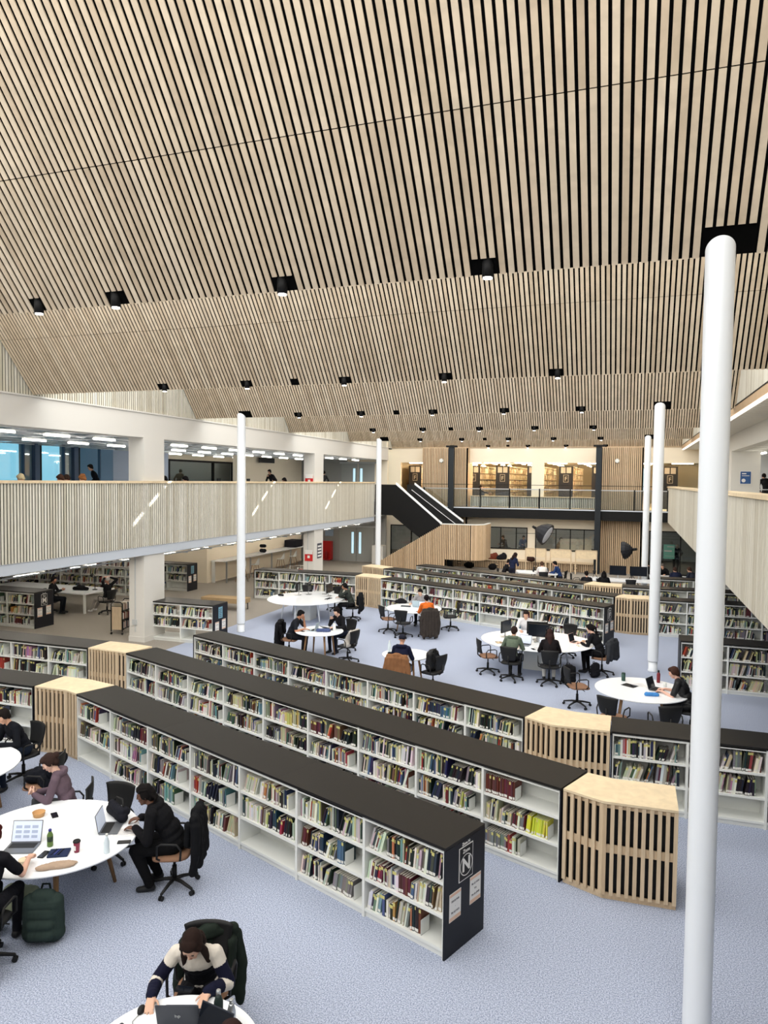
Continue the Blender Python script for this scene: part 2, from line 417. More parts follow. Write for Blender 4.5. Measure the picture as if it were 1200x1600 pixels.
# right side above the gallery
mb = MB().box(XR, XR + .04, -6, 42.4, 6.86, 7.05, 0).box(XR - .01, XR + .05, -6, 42.4, 7.05, 7.08, 1)
struct('trim_1', mb, ['slat_warm', 'black'])
for i in range(8):
    y = 10.2 + i * 4
    MB().box(XR + .01, XR + .09, y, y + 3.97, 6.80, 6.85).build('linear_lamp', 'lamp_soft', label='thin white light line under the right roof edge', cat='lamp', group='light line along the right roof edge')
mb = MB().box(XR + .04, 3.6, -6, 42.4, 6.86, 7.0)
y = 5
while y < 42.3: mb.box(XR + .12, 3.55, y, y + .12, 6.835, 6.86); y += .3
mb.box(3.6, 3.9, -6, 42.4, 6.25, 7.0)
struct('wall_right_beam', mb, 'white_paint')
for i, y in enumerate((5.5, 18.0, 30.4)):
    struct('wall_right', MB().box(3.6, 4.6, y, y + 2.2, F1, 6.25), 'white_paint')
mb = MB().box(3.9, 9, -6, 42.4, 6.55, 6.7)
y = 5
while y < 42: mb.box(3.9, 8.8, y, y + .3, 6.4, 6.55); y += .7
struct('ceiling_right_upper', mb, 'white_paint')
struct('wall_right_end', MB().box(4.6, 8.8, 37.0, 37.2, F1, 6.4), 'table_white')
struct('wall_right_outer', MB().box(8.8, 9, -6, 56, 0, 10), 'white_paint')
for i in range(14):
    lamp((4.9, 16 + i * 1.75, 6.2), 0, 'white strip lamp in the row over the right gallery', 'strip lamps over the right gallery')

# ---- outer left walls
struct('wall_left', MB().box(-30.2, -30, -6, 56, 0, F1), 'grey_paint')
struct('wall_rear', MB().box(-30, 9, -6.2, -6, 0, 10.3), 'white_paint')
# windows of the left gallery, looking out to the sky
WXX = -22.0
fr = MB(); gl = MB(); wn = 1
ys = [8, 10.1, 12.2, 14.3, 16.4, 18.5, 20.6, 22.7, 24.8]
for i, y in enumerate(ys):
    f = MB().box(WXX - .35, WXX + .05, y - .34, y - .1, F1, 6.3, 0).box(WXX - .3, WXX + .02, y - .1, y + .02, F1, 6.3, 1).box(WXX - .12, WXX, y + 1.25, y + 1.3, F1, 6.3, 0)
    if i < len(ys) - 1:
        f.box(WXX - .1, WXX - .09, y + .02, ys[i + 1] - .34, F1, 6.3, 2)
        f.box(WXX - .3, WXX - .12, y + 1.3, ys[i + 1] - .34, F1, 6.3, 3)
    struct('window_%d' % (i + 1), f, ['dark_steel_blue', 'black_metal', 'pane', 'grey_paint'])
# far part of the left gallery: glazed office, cream wall, end wall with doors
mb = MB().box(-24.5, WXX + .0, 26.9, 27.0, F1, 6.7, 1)
mb.box(WXX - .2, WXX, 27.0, 31.0, F1, 6.7, 1).box(WXX - .2, WXX, 37.3, 41.5, F1, 6.7, 0).box(WXX - .2, WXX, 31.0, 37.3, 5.95, 6.7, 0)
struct('wall_gallery_offices', mb, ['cream_paint', 'pale_blue_paint'])
mb = MB()
for y in (31.0, 35.1, 37.2): mb.box(WXX - .1, WXX + .02, y, y + .12, F1, 5.95, 0)
mb.box(WXX - .1, WXX + .02, 31, 37.3, 5.85, 5.95, 0).box(WXX - .1, WXX + .02, 31, 37.3, F1, F1 + .1, 0).box(WXX - .05, WXX - .04, 31.1, 37.2, F1 + .1, 5.85, 1)
struct('window_12', mb, ['black_metal', 'pane_dark'])
struct('wall_office_back', MB().box(-24.7, -24.5, 26.9, 41.5, F1, 6.7), 'grey_paint')
struct('wall_cream', MB().box(-19.8, -19.6, 33.5, 41.5, F1, 6.7), 'cream_paint')
mb = MB().box(-30, -14.0, 41.5, 41.7, 0, 7, 0)
struct('wall_end_left', mb, 'grey_paint_dark')
def doors(x0, x1, z0, z1, n, lab):
    e = empty('double_door', ((x0 + x1) / 2, 41.48, z0), 0, lab, 'door')
    wv = (x1 - x0) / n
    for i in range(n):
        a = -(x1 - x0) / 2 + i * wv
        m = MB().box(a + .02, a + wv - .02, -.05, 0, 0, z1 - z0 - .1, 0)
        d = m.build('door_leaf', 'grey_paint_mid', e)
        sx = a + (wv * .72 if i == 0 else wv * .14)
        MB().box(sx, sx + .14, -.06, -.05, .5, z1 - z0 - .4).build('vision_panel', 'bright_pane', d)
        hx = a + (wv - .14 if i == 0 else .1)
        MB().cyl((hx, -.1, .85), (hx, -.1, 1.3), .015, n=8).build('pull_handle', 'silver', d)
    MB().box(-(x1 - x0) / 2 - .1, (x1 - x0) / 2 + .1, -.07, 0, z1 - z0 - .1, z1 - z0).build('door_frame', 'grey_paint', e)
doors(-17.0, -14.7, 0, 2.2, 2, 'grey double door with glass strips on the lower end wall')
doors(-16.9, -14.7, F1, F1 + 2.3, 2, 'grey double door with glass strips at the end of the left gallery')
# ---- far end of the hall
YB = 42.5
mb = MB().box(-16.0, 4.5, YB, YB + .25, 6.1, 7.4, 0)
mb.box(-5.45, -4.75, YB, YB + .25, F1, 6.1, 0).box(-14.6, -13.4, YB, YB + .25, F1, 6.1, 0)
struct('wall_back_upper', mb, 'cream_paint')
struct('wall_back_deep', MB().box(-14.6, 9, 58, 58.2, F1 - .4, 6.4), 'cream_paint')
struct('ceiling_stacks', MB().box(-14.6, 9, YB + .25, 58, 6.3, 6.4), 'cream_paint')
struct('wall_stacks_side', MB().box(-14.8, -14.6, YB, 58, F1 - .4, 6.4), 'cream_paint')
struct('ceiling_end', MB().box(XL, XR + 1, PT * 6, YB + .1, 6.98, 7.06), 'slat_warm')
struct('floor_back_gallery', MB().box(-14.6, 9, YB, 58, 3.0, F1 - .3), 'cream_paint')
mb = MB()
YW = 42.2
segs = [(-14.2, -8.15, 0, 2.95), (-5.55, -5.1, 0, 2.95), (-1.75, -1.7, 0, 2.95), (.6, 1.0, 0, 2.95)]
mb.box(-14.2, -13.9, YW, YW + .2, 0, 2.95).box(-13.9, -10.4, YW, YW + .2, 2.3, 2.95).box(-10.4, -8.12, YW, YW + .2, 0, 2.95)
for a, b in ((-8.12, -5.58), (-5.14, -1.74)): mb.box(a, b, YW, YW + .2, 0, 1.08).box(a, b, YW, YW + .2, 2.36, 2.95)
mb.box(-5.58, -5.14, YW, YW + .2, 0, 2.95).box(-1.74, 1.0, YW, YW + .2, 0, 2.95).box(1.0, 8.8, YW, YW + .2, 2.4, 2.95)
struct('wall_back_lower', mb, 'cream_paint')
struct('wall_workroom_back', MB().box(-30, 9, 50, 50.2, 0, 3), 'grey_paint')
struct('wall_back_corner', MB().box(-16.5, -13.9, 41.45, 41.6, F1, 7.3).box(-16.5, -14.2, 41.7, 42.4, 2.6, F1), 'cream_paint')
struct('ceiling_workroom', MB().box(-30, 9, YW + .2, 50, 2.9, 3.0), 'white_paint')
def fwin(nm, x0, x1, z0, z1, divs, pm='pane_clear', Y=YW):
    m = MB()
    for a, b, c, d in ((x0, x1, z0, z0 + .06), (x0, x1, z1 - .06, z1)): m.box(a, b, Y - .04, Y + .06, c, d)
    for x in [x0, x1 - .05] + divs: m.box(x, x + .05, Y - .04, Y + .06, z0, z1)
    m.box(x0, x1, Y, Y + .01, z0, z1, 1)
    struct(nm, m, ['black_metal', pm])
fwin('window_13', -8.12, -5.58, 1.08, 2.36, [-7.85, -7.15, -6.25])
fwin('window_14', -5.14, -1.74, 1.08, 2.36, [-4.0, -3.2, -2.45])
fwin('window_15', 1.0, 5.5, 0, 2.4, [2.6], 'pane_dark')
fwin('window_16', -13.9, -10.4, 0, 2.3, [-12.6, -12.1])
for x in (-12.5, -9.5, -6.5, -3.5, -.5, 2.5):  # lamps added to brighten the room behind the far windows
    for y in (43.6, 46.4):
        lamp((x, y, 2.74), PI / 2, 'added white strip lamp brightening the workroom', 'added lamps brightening the workroom').children[0].data = low_m
# slatted towers at the back
for x0, x1, lab in ((-11.85, -9.1, 'wide pale slatted wood panel between the staircase and the upper stacks'), (-1.72, .63, 'tall slatted wood panel behind the two far white columns')):
    mb = MB(); slats_y(mb, 41.9, x0, x1, 3.5, 6.95, .1, .066); slats_y(mb, 41.9, x0, x1, 0, 2.9, .1, .066)
    mb.box(x0, x1, 42.0, 43.4, 3.5, 6.97, 2)
    t = struct('wall_slatted', mb, ['slat_warm', 'black_void', 'slat_warm'])
    MB().cyl(((x0 + x1) / 2 - .2, 41.88, 6.2), ((x0 + x1) / 2 - .2, 41.8, 6.2), .13, .1, n=16).build('smoke_sensor', 'white_metal', t)
# footbridge along the end wall
br = empty('footbridge', (-5, 41.3, F1 - .3), 0, 'black steel footbridge with glass balustrade along the back wall', 'bridge')
MB().box(-7.2, 6.9, 0, 1.2, -.58, -.06).build('deck_beam', 'black_metal', br)
MB().box(-7.2, 6.9, -.02, .04, -.06, .0).build('deck_edge', 'fascia', br)
MB().box(-6.9, 6.9, .02, .06, 1.05, 1.10).build('hand_rail', 'silver', br)
MB().box(-7.2, 6.9, .02, .06, 1.30, 1.33).build('top_rail', 'black_metal', br)
for i in range(9):
    x = -6.6 + i * 1.68
    if abs(x - 3.4) < .3: continue
    MB().box(x, x + .07, 0, .1, 0, 1.12).build('baluster_post', 'black_metal', br)
MB().box(-7.0, 6.9, .05, .06, .04, 1.05).build('glass_panel', 'pane_clear', br)
mb = MB(); slats_y(mb, 1.05, -4.0, 3.3, .02, .62, .1, .06); mb.box(-4.0, 3.3, .98, 1.25, .62, .66, 2)
mb.build('low_slatted_wall', ['slat_wall_lit', 'black_void', 'birch'], br)
for i, x in enumerate((-9.9, -1.68)):
    e = empty('steel_column', (x, 41.2, 0), 0, ['black steel column passing the top of the dark staircase', 'black steel column beside the tall slatted wood panel'][i], 'column')
    MB().box(-.15, .15, -.12, .12, 0, 7.05, 0).box(-.02, .02, -.13, .13, 0, 7.05, 0).build('shaft', 'dark_steel', e)
    MB().box(-.3, .3, -.2, .2, 6.95, 7.05).build('head_plate', 'black_metal', e)
# white round columns
for i, (x, y, lab) in enumerate(((.67, 6.82, 'largest white round column running down the whole right side of the view'), (.67, 20.4, 'white round column with a round base plate behind the table with the red bottle'),
        (.67, 34.2, 'white round column among the far desks, thinnest of the right three'), (-11.95, 20.75, 'white round column standing left beside the low bookcase with notices'), (-12.1, 34.7, 'white round column in front of the foot of the dark staircase'))):
    e = empty('round_column', (x, y, 0), 0, lab, 'column')
    m = MB(); rr = .135 if i else .119; n = 40; yl_ = PT * (1, 3, 5, 3, 5)[i] - y
    ring = [(rr * math.cos(2 * PI * q / n), rr * math.sin(2 * PI * q / n)) for q in range(n)]
    m.add([(a, b, .28 if i else 0) for a, b in ring] + [(a, b, 6.985 + (.02 if i else 0) - .72 * b) for a, b in ring], [(q, (q + 1) % n, n + (q + 1) % n, n + q) for q in range(n)], 0, True)
    m.build('shaft', 'column_white', e)
    if i: MB().lathe([(.13, 0), (.13, .03), (.115, .05), (.115, .28)], 32).build('base_plate', 'column_white', e)
# staircase
st = empty('staircase', (0, 38.8, 0), 0, 'black staircase with white handrails and a curved slatted landing', 'staircase')
prof = [(-13.75, 4.76), (-12.5, 4.76), (-9.83, 2.58), (-9.83, 1.2), (-11.2, 1.9), (-12.7, 3.03), (-13.75, 3.03)]
def xz_prism(pts, y0, y1, mi=0, mb=None):
    mb = mb or MB(); n = len(pts); vs = [(p[0], y0, p[1]) for p in pts] + [(p[0], y1, p[1]) for p in pts]
    return mb.add(vs, [tuple(range(n)), tuple(range(2 * n - 1, n - 1, -1))] + [(i, n + i, n + (i + 1) % n, (i + 1) % n) for i in range(n)], mi)
xz_prism(prof, 0, .09).build('outer_string', 'black_metal', st)
xz_prism([(-12.3, 4.76), (-11.85, 4.76), (-8.95, 2.66), (-8.95, 1.4), (-12.3, 3.4)], 1.5, 1.6).build('inner_string', 'black', st)
def cap(p0, p1, y, wz=.11, nm='hand_rail', m='table_white', w=.15):
    MB().add([(p0[0], y, p0[1]), (p1[0], y, p1[1]), (p1[0], y + w, p1[1]), (p0[0], y + w, p0[1]), (p0[0], y, p0[1] + wz), (p1[0], y, p1[1] + wz), (p1[0], y + w, p1[1] + wz), (p0[0], y + w, p0[1] + wz)],
             [(0, 3, 2, 1), (4, 5, 6, 7), (0, 1, 5, 4), (1, 2, 6, 5), (2, 3, 7, 6), (3, 0, 4, 7)]).build(nm, m, st)
cap((-12.5, 4.76), (-9.83, 2.58), -.02)
cap((-11.85, 4.76), (-8.95, 2.66), 1.48)
cap((-12.0, 4.45), (-9.2, 2.42), 1.40, .03, w=.05)
mb = MB()
for i in range(14):
    x = -12.4 + i * .25; z = 3.7 - i * .17; mb.box(x, x + .27, .09, 1.5, z - .2, z)
mb.build('upper_steps', 'black', st)
# curved landing with slatted skirt
mb = MB(); cx, cy, R = -8.15, -.45 + .75, .75
path = []
x = -13.3
while x < cx: path.append((x, -.45, 0)); x += .1
for i in range(1, 17): a = -PI / 2 + PI / 2 * i / 16 * 1.0; path.append((cx + R * math.cos(a), cy + R * math.sin(a), a + PI / 2))
y = cy + .1
while y < 1.7: path.append((cx + R, y, PI / 2)); y += .1
def skirt_z(px):
    top = 2.63 if px > -9.7 else 2.63 - (-9.7 - px) * .60
    bot = .72 if px > -10.1 else max(.0, .72 - (-10.1 - px) * .62)
    return top, (bot if px > -9.6 else 0)
for (px, py_, an) in path:
    t, b = skirt_z(px)
    if t - b < .05: continue
    M = Matrix.Translation((px, py_, 0)) @ Matrix.Rotation(an, 4, 'Z')
    t2 = skirt_z(px + .07)[0]
    mb.box(0, .066, 0, .03, b, min(t, t2), 0, M=M); mb.box(0, .1, .035, .1, b + .01, min(t, t2) - .01, 1, M=M)
mb.build('slatted_skirt', ['slat_warm', 'black_void'], st)
mb = MB()
pp = [(p[0], p[1]) for p in path if p[0] > -9.9]
inner = [(cx + (q[0] - cx) * .86 if q[0] > cx else q[0], q[1] + .12 if q[1] < 0 else q[1] * .9) for q in pp]
n = len(pp)
mb.add([(p[0], p[1] - .01, 2.63) for p in pp] + [(p[0], p[1] - .01, 2.68) for p in pp] + [(p[0], p[1], 2.68) for p in inner], [(i, i + 1, n + i + 1, n + i) for i in range(n - 1)] + [(n + i, n + i + 1, 2 * n + i + 1, 2 * n + i) for i in range(n - 1)])
mb.build('landing_cap', 'white_metal', st)
MB().box(-10.0, -7.55, .3, 1.6, 1.2, 1.6).box(-10.0, -8.1, -.3, .3, 1.2, 1.6).build('landing_slab', 'black', st)
# stacks in the upper back gallery
def stack(x, lab, sign=None, Y=45.0):
    e = empty('book_stack', (x, Y, F1 - .3), 0, lab, 'bookcase')
    MB().box(-.42, .42, -.03, 0, 0, 2.47).build('end_panel', 'navy_panel', e)
    m = MB().box(-.02, .02, 0, 10, 0, 2.44)
    for i in range(7):
        m.box(-.4, .4, 0, 10, .05 + i * .395, .088 + i * .395)
    for j in range(11): m.box(-.4, .4, j * 1.0 - .012, j * 1.0 + .012, 0, 2.44)
    m.build('shelving', 'cream_paint', e)
    if sign:
        m = MB().box(-.3, -.03, -.04, -.03, 2.05, 2.4, 0).box(.03, .3, -.04, -.03, 2.05, 2.4, 0)
        m.build('notice_papers', 'paper_dim', e)
        m = MB().box(-.15, .15, -.04, -.03, 1.5, 1.95, 1).box(-.13, .13, -.045, -.04, 1.52, 1.93, 0)
        text_mesh(sign, .34, Matrix.Translation((0, -.05, 1.7)) @ Matrix.Rotation(PI / 2, 4, 'X'), m, 1)
        m.build('zone_sign', ['black', 'paper_dim'], e)
    return e
STK = [(-13.2, 'dark-ended book stack seen left of the wide slatted panel', 'F'), (-9.38, 'book stack half hidden behind the right edge of the wide slatted panel', 'F'), (-7.55, 'dark-ended book stack standing left of the cream pier, next to the wide panel', 'F'), (-5.62, 'dark-ended book stack just in front of the cream pier', 'F'), (-3.72, 'dark-ended book stack between the cream pier and black column, by the pale windows', 'F'), (-1.8, 'book stack half hidden behind the black steel column', 'F'), (2.13, 'dark-ended book stack at the far end of the right gallery', 'F')]
for s_ in STK: stack(*s_)
for i, (x0, x1) in enumerate(((-4.6, -3.9), (-2.7, -1.9), (-.4, .9))):
    struct('window_%d' % (40 + i), MB().box(x0, x1, 57.9, 57.95, 4.4, 6.1, 0).box(x0 - .06, x0, 57.85, 58, 4.3, 6.2, 1).box(x1, x1 + .06, 57.85, 58, 4.3, 6.2, 1).box(x0, x1, 57.85, 58, 4.3, 4.4, 1), ['bright_pane', 'black_metal'])
k = 0
for x in (-12.3, -10.4, -8.45, -6.6, -4.65, -2.75, -.8, 1.1):
    for y in (44.4, 47.4, 50.4, 53.4):
        o = lamp((x, y, 6.12), 0, 'warm strip lamp hung between the upper book stacks', 'strip lamps between the upper stacks')
        o.children[0].data = warm_m
for x in range(10):
    o = lamp((-12.6 + x * 1.7, 43.6, 6.08), PI / 2, 'warm strip lamp hung across the front of the upper stacks', 'strip lamps in front of the upper stacks')
    o.children[0].data = warm_m
# spot lamps in square black recesses near the low edges of the ceiling
spm = {}
def spot(x, k, lab):
    y0 = PT * k; p = Vector((x, y0, ZL)) + ey * .1 - en * .03
    e = empty('ceiling_spotlight', tuple(p), 0, lab, 'spotlight', 'spotlights in the slatted ceiling')
    if not spm:
        spm['b'] = MB().cyl((0, 0, .06), (0, 0, -.13), .055, n=16).mesh('spot_body', 'black_metal')
        spm['l'] = MB().cyl((0, 0, -.128), (0, 0, -.14), .045, n=16).mesh('spot_lens', 'lamp')
    for nme, kk in (('lamp_body', 'b'), ('lens', 'l')):
        o = bpy.data.objects.new(nme, spm[kk]); COL.objects.link(o); o.parent = e
for k in range(1, 7):
    for x in SPOTX + ([-6.82] if k == 1 else []): spot(x, k, 'black cylindrical spotlight in a black notch at the low edge of a ceiling fold')
# ------------------------------------------------------------------ bookcases and books
BCOL = [((222, 220, 210), 'white', 17), ((186, 184, 174), 'pale grey', 15), ((122, 124, 122), 'grey', 12), ((30, 31, 34), 'black', 20), ((44, 52, 70), 'navy', 7), ((74, 98, 122), 'blue', 3),
        ((122, 150, 156), 'teal', 3), ((62, 82, 68), 'green', 2), ((92, 44, 44), 'maroon', 5), ((160, 56, 52), 'red', 2.5), ((190, 180, 150), 'cream', 8), ((104, 84, 68), 'brown', 4),
        ((190, 184, 110), 'yellow', 1.2), ((186, 122, 78), 'orange', .8), ((166, 124, 146), 'pink', 1)]
_w = [c[2] for c in BCOL]
ORD = ['first', 'second', 'third', 'fourth', 'fifth', 'sixth', 'seventh', 'eighth', 'ninth', 'tenth', 'eleventh', 'twelfth', 'thirteenth', 'fourteenth', 'fifteenth', 'sixteenth', 'seventeenth', 'eighteenth', 'nineteenth', 'twentieth'] + ['number %d' % i for i in range(21, 60)]
ORD = ORD[:20]
_t = {2: 'twenty', 3: 'thirty', 4: 'forty'}
for i in range(21, 60): ORD.append((_t.get(i // 10, 'fifty') + '-' + ORD[i % 10 - 1]) if i % 10 else {3: 'thirtieth', 4: 'fortieth', 5: 'fiftieth'}[i // 10])
BOOKS = []          # dicts: world matrix, size, colours, words
FOOT = []           # footprints (polygon in xy, top z) for the visibility test
rb = random.Random(11)
def book_geo(mb, w_, h, d, cover, yl, wl, M=None):
    """a bound book standing on its foot: coloured cover, pale pages on top, stickers on the spine"""
    c = lin(cover); pg = lin((214, 208, 192)); zs = [0]; cs = []
    if wl: zs += [.012, .045]; cs += [c, lin((226, 224, 218))]
    if yl: zs += [h - .05, h - .012]; cs += [c, lin((206, 198, 122))]
    zs.append(h); cs.append(c)
    I = M or Matrix.Identity(4)
    for i in range(len(cs)):
        z0, z1 = zs[i], zs[i + 1]
        mb.add([I @ Vector(p) for p in ((0, 0, z0), (w_, 0, z0), (w_, 0, z1), (0, 0, z1))], [(0, 1, 2, 3)], 0, False, cs[i])
    e = min(.003, w_ * .2)
    vs = [I @ Vector(p) for p in ((0, 0, 0), (w_, 0, 0), (w_, d, 0), (0, d, 0), (0, 0, h), (w_, 0, h), (w_, d, h), (0, d, h), (e, .004, h), (w_ - e, .004, h), (w_ - e, d, h), (e, d, h),
                                     (e, .004, h - .004), (w_ - e, .004, h - .004), (w_ - e, d, h - .004), (e, d, h - .004))]
    mb.add(vs, [(0, 3, 2, 1), (1, 2, 6, 5), (3, 0, 4, 7), (2, 3, 7, 6), (4, 5, 9, 8), (5, 6, 10, 9), (7, 4, 8, 11), (8, 9, 13, 12), (9, 10, 14, 13), (11, 8, 12, 15)], 0, False, c)
    mb.add([vs[i] for i in (12, 13, 14, 15)], [(0, 1, 2, 3)], 0, False, pg)
def fill_shelf(M, x0, x1, z, hmax, where, fillf, style='mix', yoff=.035):
    """one shelf of books; returns x where the run ends"""
    x = x0 + .01; end = x0 + (x1 - x0) * fillf; k = 0; lean = 0; run = 0
    base = rb.choices(BCOL, _w)[0]; bh = rb.uniform(.2, .27); bt = rb.uniform(.018, .032)
    while x < end - .03:
        if run <= 0:
            run = rb.randint(3, 9); base = rb.choices(BCOL, _w)[0]; bh = rb.uniform(.19, min(.29, hmax)); bt = rb.uniform(.014, .034); lean = rb.choice((0, 0, .1, .16, .3)) if style != 'neat' else 0
            same = rb.random() < .22
        run -= 1
        cc = base if same or style == 'series' else rb.choices(BCOL, _w)[0]
        t = bt if same else rb.uniform(.010, .038); h = min(hmax - .02, bh + (0 if same else rb.uniform(-.03, .04))); d = rb.uniform(.15, .2)
        if style == 'maroon': cc = BCOL[8]; t = .026; h = .25; lean = 0
        if style == 'yellow' and x > end - .35: cc = ((205, 214, 70), 'lime', 1); t = .02; h = .23; lean = .1
        cv = tuple(max(0, min(255, v + rb.uniform(-14, 14))) for v in cc[0])
        th = lean
        dx = math.sin(th) * h
        if x + t / math.cos(th) + dx > end and th: th = 0; dx = 0
        Mb = M @ Matrix.Translation((x, yoff + rb.uniform(0, .025), z)) @ Matrix.Rotation(th, 4, 'Y')
        k += 1
        BOOKS.append(dict(M=Mb, w=t, h=h, d=d, c=cv, yl=rb.random() < .5, wl=rb.random() < .8, cn=cc[1], k=k, where=where, lean=th > 0))
        x += t / math.cos(th) + .0015
        if run <= 0: x += dx + (.004 if th else 0)
        if th == 0 and lean and run > 0: pass
    return x
bc_cache = {}
def bay_geo(wd, dp, closed=True):
    key = (round(wd, 3), dp, closed)
    if key in bc_cache: return bc_cache[key]
    t = .018; H = 1.165
    side = MB().box(0, t, 0, dp, 0, H).mesh('side_panel', 'white_metal')
    side2 = MB().box(wd - t, wd, 0, dp, 0, H).mesh('side_panel', 'white_metal')
    sh = []
    for z in (.10, .455, .81):
        sh.append(MB().box(t, wd - t, .012, dp - .012, z - .018, z).box(t, wd - t, .008, .02, z - .03, z + .004).mesh('shelf', 'white_metal'))
    bk = MB().box(t, wd - t, dp / 2 - .008, dp / 2 + .008, .1, H).mesh('back_panel', 'white_metal')
    pl = MB().box(t, wd - t, .03, .045, 0, .082).mesh('plinth', 'white_metal')
    tr = MB().box(t, wd - t, .0, dp, H - .018, H).box(t, wd - t, 0, .012, H - .035, H).mesh('top_rail', 'white_metal')
    bc_cache[key] = [('side_panel', side), ('side_panel', side2)] + [('shelf', s) for s in sh] + ([('back_panel', bk)] if closed else []) + [('plinth', pl), ('top_rail', tr)]
    return bc_cache[key]
bookend_m = MB().box(0, .003, .02, .17, 0, .17).box(-.1, .003, .02, .17, 0, .003).mesh('bookend', 'white_metal')
def end_sign(parent, letter, wd, xe, side=1, blue=False):
    """zone sign and two paper notices on the dark end panel (face towards +x of the row)"""
    R_ = Matrix(((0, 0, side, xe), (side, 0, 0, wd / 2), (0, 1, 0, 0), (0, 0, 0, 1)))   # panel coordinates -> row coordinates
    def P(m, a, b, c, d, t, mi): m.box(a, b, c, d, 0, t, mi, M=R_)
    m = MB()
    if blue:
        P(m, -.11, .11, .76, 1.1, .006, 3)
        for i in range(5): P(m, -.08, .07 - .02 * (i % 2), .8 + i * .055, .82 + i * .055, .008, 2)
        m.build('notice_board', ['black', 'paper', 'ink', 'blue_notice'], parent)
    else:
        P(m, -.13, .13, .73, 1.1, .004, 1); P(m, -.12, .12, .74, 1.09, .006, 0)
        text_mesh('Zone', .06, R_ @ Matrix.Translation((0, 1.045, .007)), m, 1)
        text_mesh('Zone ' + letter, .045, R_ @ Matrix.Translation((0, 1.125, .002)), m, 1)
        text_mesh(letter, .2, R_ @ Matrix.Translation((0, .89, .007)), m, 1, .002, .006)
        n = 32
        for i in range(n):
            a0, a1 = 2 * PI * i / n, 2 * PI * (i + 1) / n
            m.add([R_ @ Vector((r * math.cos(a), .89 + r * math.sin(a), .008)) for r, a in ((.108, a0), (.118, a0), (.118, a1), (.108, a1))], [(0, 1, 2, 3)], 1)
        m.build('zone_sign', ['black', 'paper'], parent)
    for s_, dz, lines in ((-.19, 0, ('759.05 PAR', '-', '781.62 HOS')), (.19, .03, ('781.62 HOU', 'TO', '791.43 ZWE'))):
        m = MB(); M2 = R_ @ Matrix.Translation((s_, .52 + dz, 0))
        m.box(-.105, .105, -.15, .15, 0, .003, 0, M=M2); m.box(-.1, .1, .115, .145, .003, .004, 1, M=M2); m.box(-.1, .1, -.145, -.105, .003, .004, 1, M=M2)
        for i, l in enumerate(lines): text_mesh(l, .03, M2 @ Matrix.Translation((0, .06 - i * .06, .004)), m, 2, .001)
        m.build('notice', ['paper', 'peach', 'ink'], parent)
mat('blue_notice', (120, 170, 190), .6)
def arm(p0, p1, nb, rowname, where, empt=(), styles={}, endR=None, endL=None, fill=(.72, .98), worktop=True, dp=.72, seams=3, closed=True, labfirst='left', wt_label=None):
    p0, p1 = Vector((*p0, 0)), Vector((*p1, 0)); d = p1 - p0; L = d.length; ang = math.atan2(d.y, d.x); wd = L / nb
    MR = Matrix.Translation(p0) @ Matrix.Rotation(ang, 4, 'Z')
    units = []
    for i in range(nb):
        o = empty('bookcase', MR @ Vector((i * wd, 0, 0)), ang)
        far = nb - 1 - i
        nm = ORD[i] + ' white bay from the left, %s' % rowname if nb > 1 else 'white bookcase, %s' % rowname
        tag(o, nm, 'bookcase', rowname + ' bays')
        for pn, me in bay_geo(wd, dp, closed):
            c = bpy.data.objects.new(pn, me); COL.objects.link(c); c.parent = o
        units.append(o)
        for si, z in enumerate((.10, .455, .81)):
            if (i, si) in empt: continue
            M = MR @ Matrix.Translation((i * wd, 0, 0))
            st_ = styles.get((i, si), 'mix'); ff = rb.uniform(*fill)
            if isinstance(st_, tuple): st_, ff = st_
            sh = ('bottom', 'middle', 'top')[si]
            xe = fill_shelf(M, .02, wd - .02, z, .33, (where, ORD[i] if nb > 1 else '', sh, rowname), ff, st_)
            if ff < .9:
                b = bpy.data.objects.new('bookend', bookend_m); COL.objects.link(b); b.matrix_world = M @ Matrix.Translation((xe + .012, .02, z))
                tag(b, 'white bookend, %s shelf, %s bay, %s' % (sh, ORD[i], rowname), 'bookend', 'white metal bookends')
    # footprint for the visibility test
    nv = Vector((-d.y, d.x, 0)).normalized() * dp
    FOOT.append(([p0.xy, p1.xy, (p1 + nv).xy, (p0 + nv).xy]))
    if worktop:
        m = MB(); a = 0 - (.02 if endL else 0); b_ = L + (.02 if endR else 0); n = max(1, seams)
        for i in range(n):
            x0, x1 = a + (b_ - a) * i / n, a + (b_ - a) * (i + 1) / n
            m.box(x0 + .0008, x1 - .0008, -.012, dp + .012, 1.167, 1.2)
        o = m.build('worktop', 'worktop', None, label=wt_label or 'long dark brown worktop on the %s' % rowname, cat='worktop')
        o.matrix_world = MR
    for side, e in ((1, endR), (-1, endL)):
        if not e: continue
        x = L if side > 0 else 0
        x0, x1 = (x - .002 + .003, x + .022) if side > 0 else (x - .022, x - .001)
        u = units[-1] if side > 0 else units[0]; off = (nb - 1) * wd if side > 0 else 0
        pnl = MB().box(x0 - off, x1 - off, -.012, dp + .012, 0, 1.165).build('end_panel', 'navy_panel', u)
        if e != True: end_sign(pnl, e[0], dp, (x1 if side > 0 else x0) - off + (.0005 * side), side, blue=(e == 'blue'))
    return units
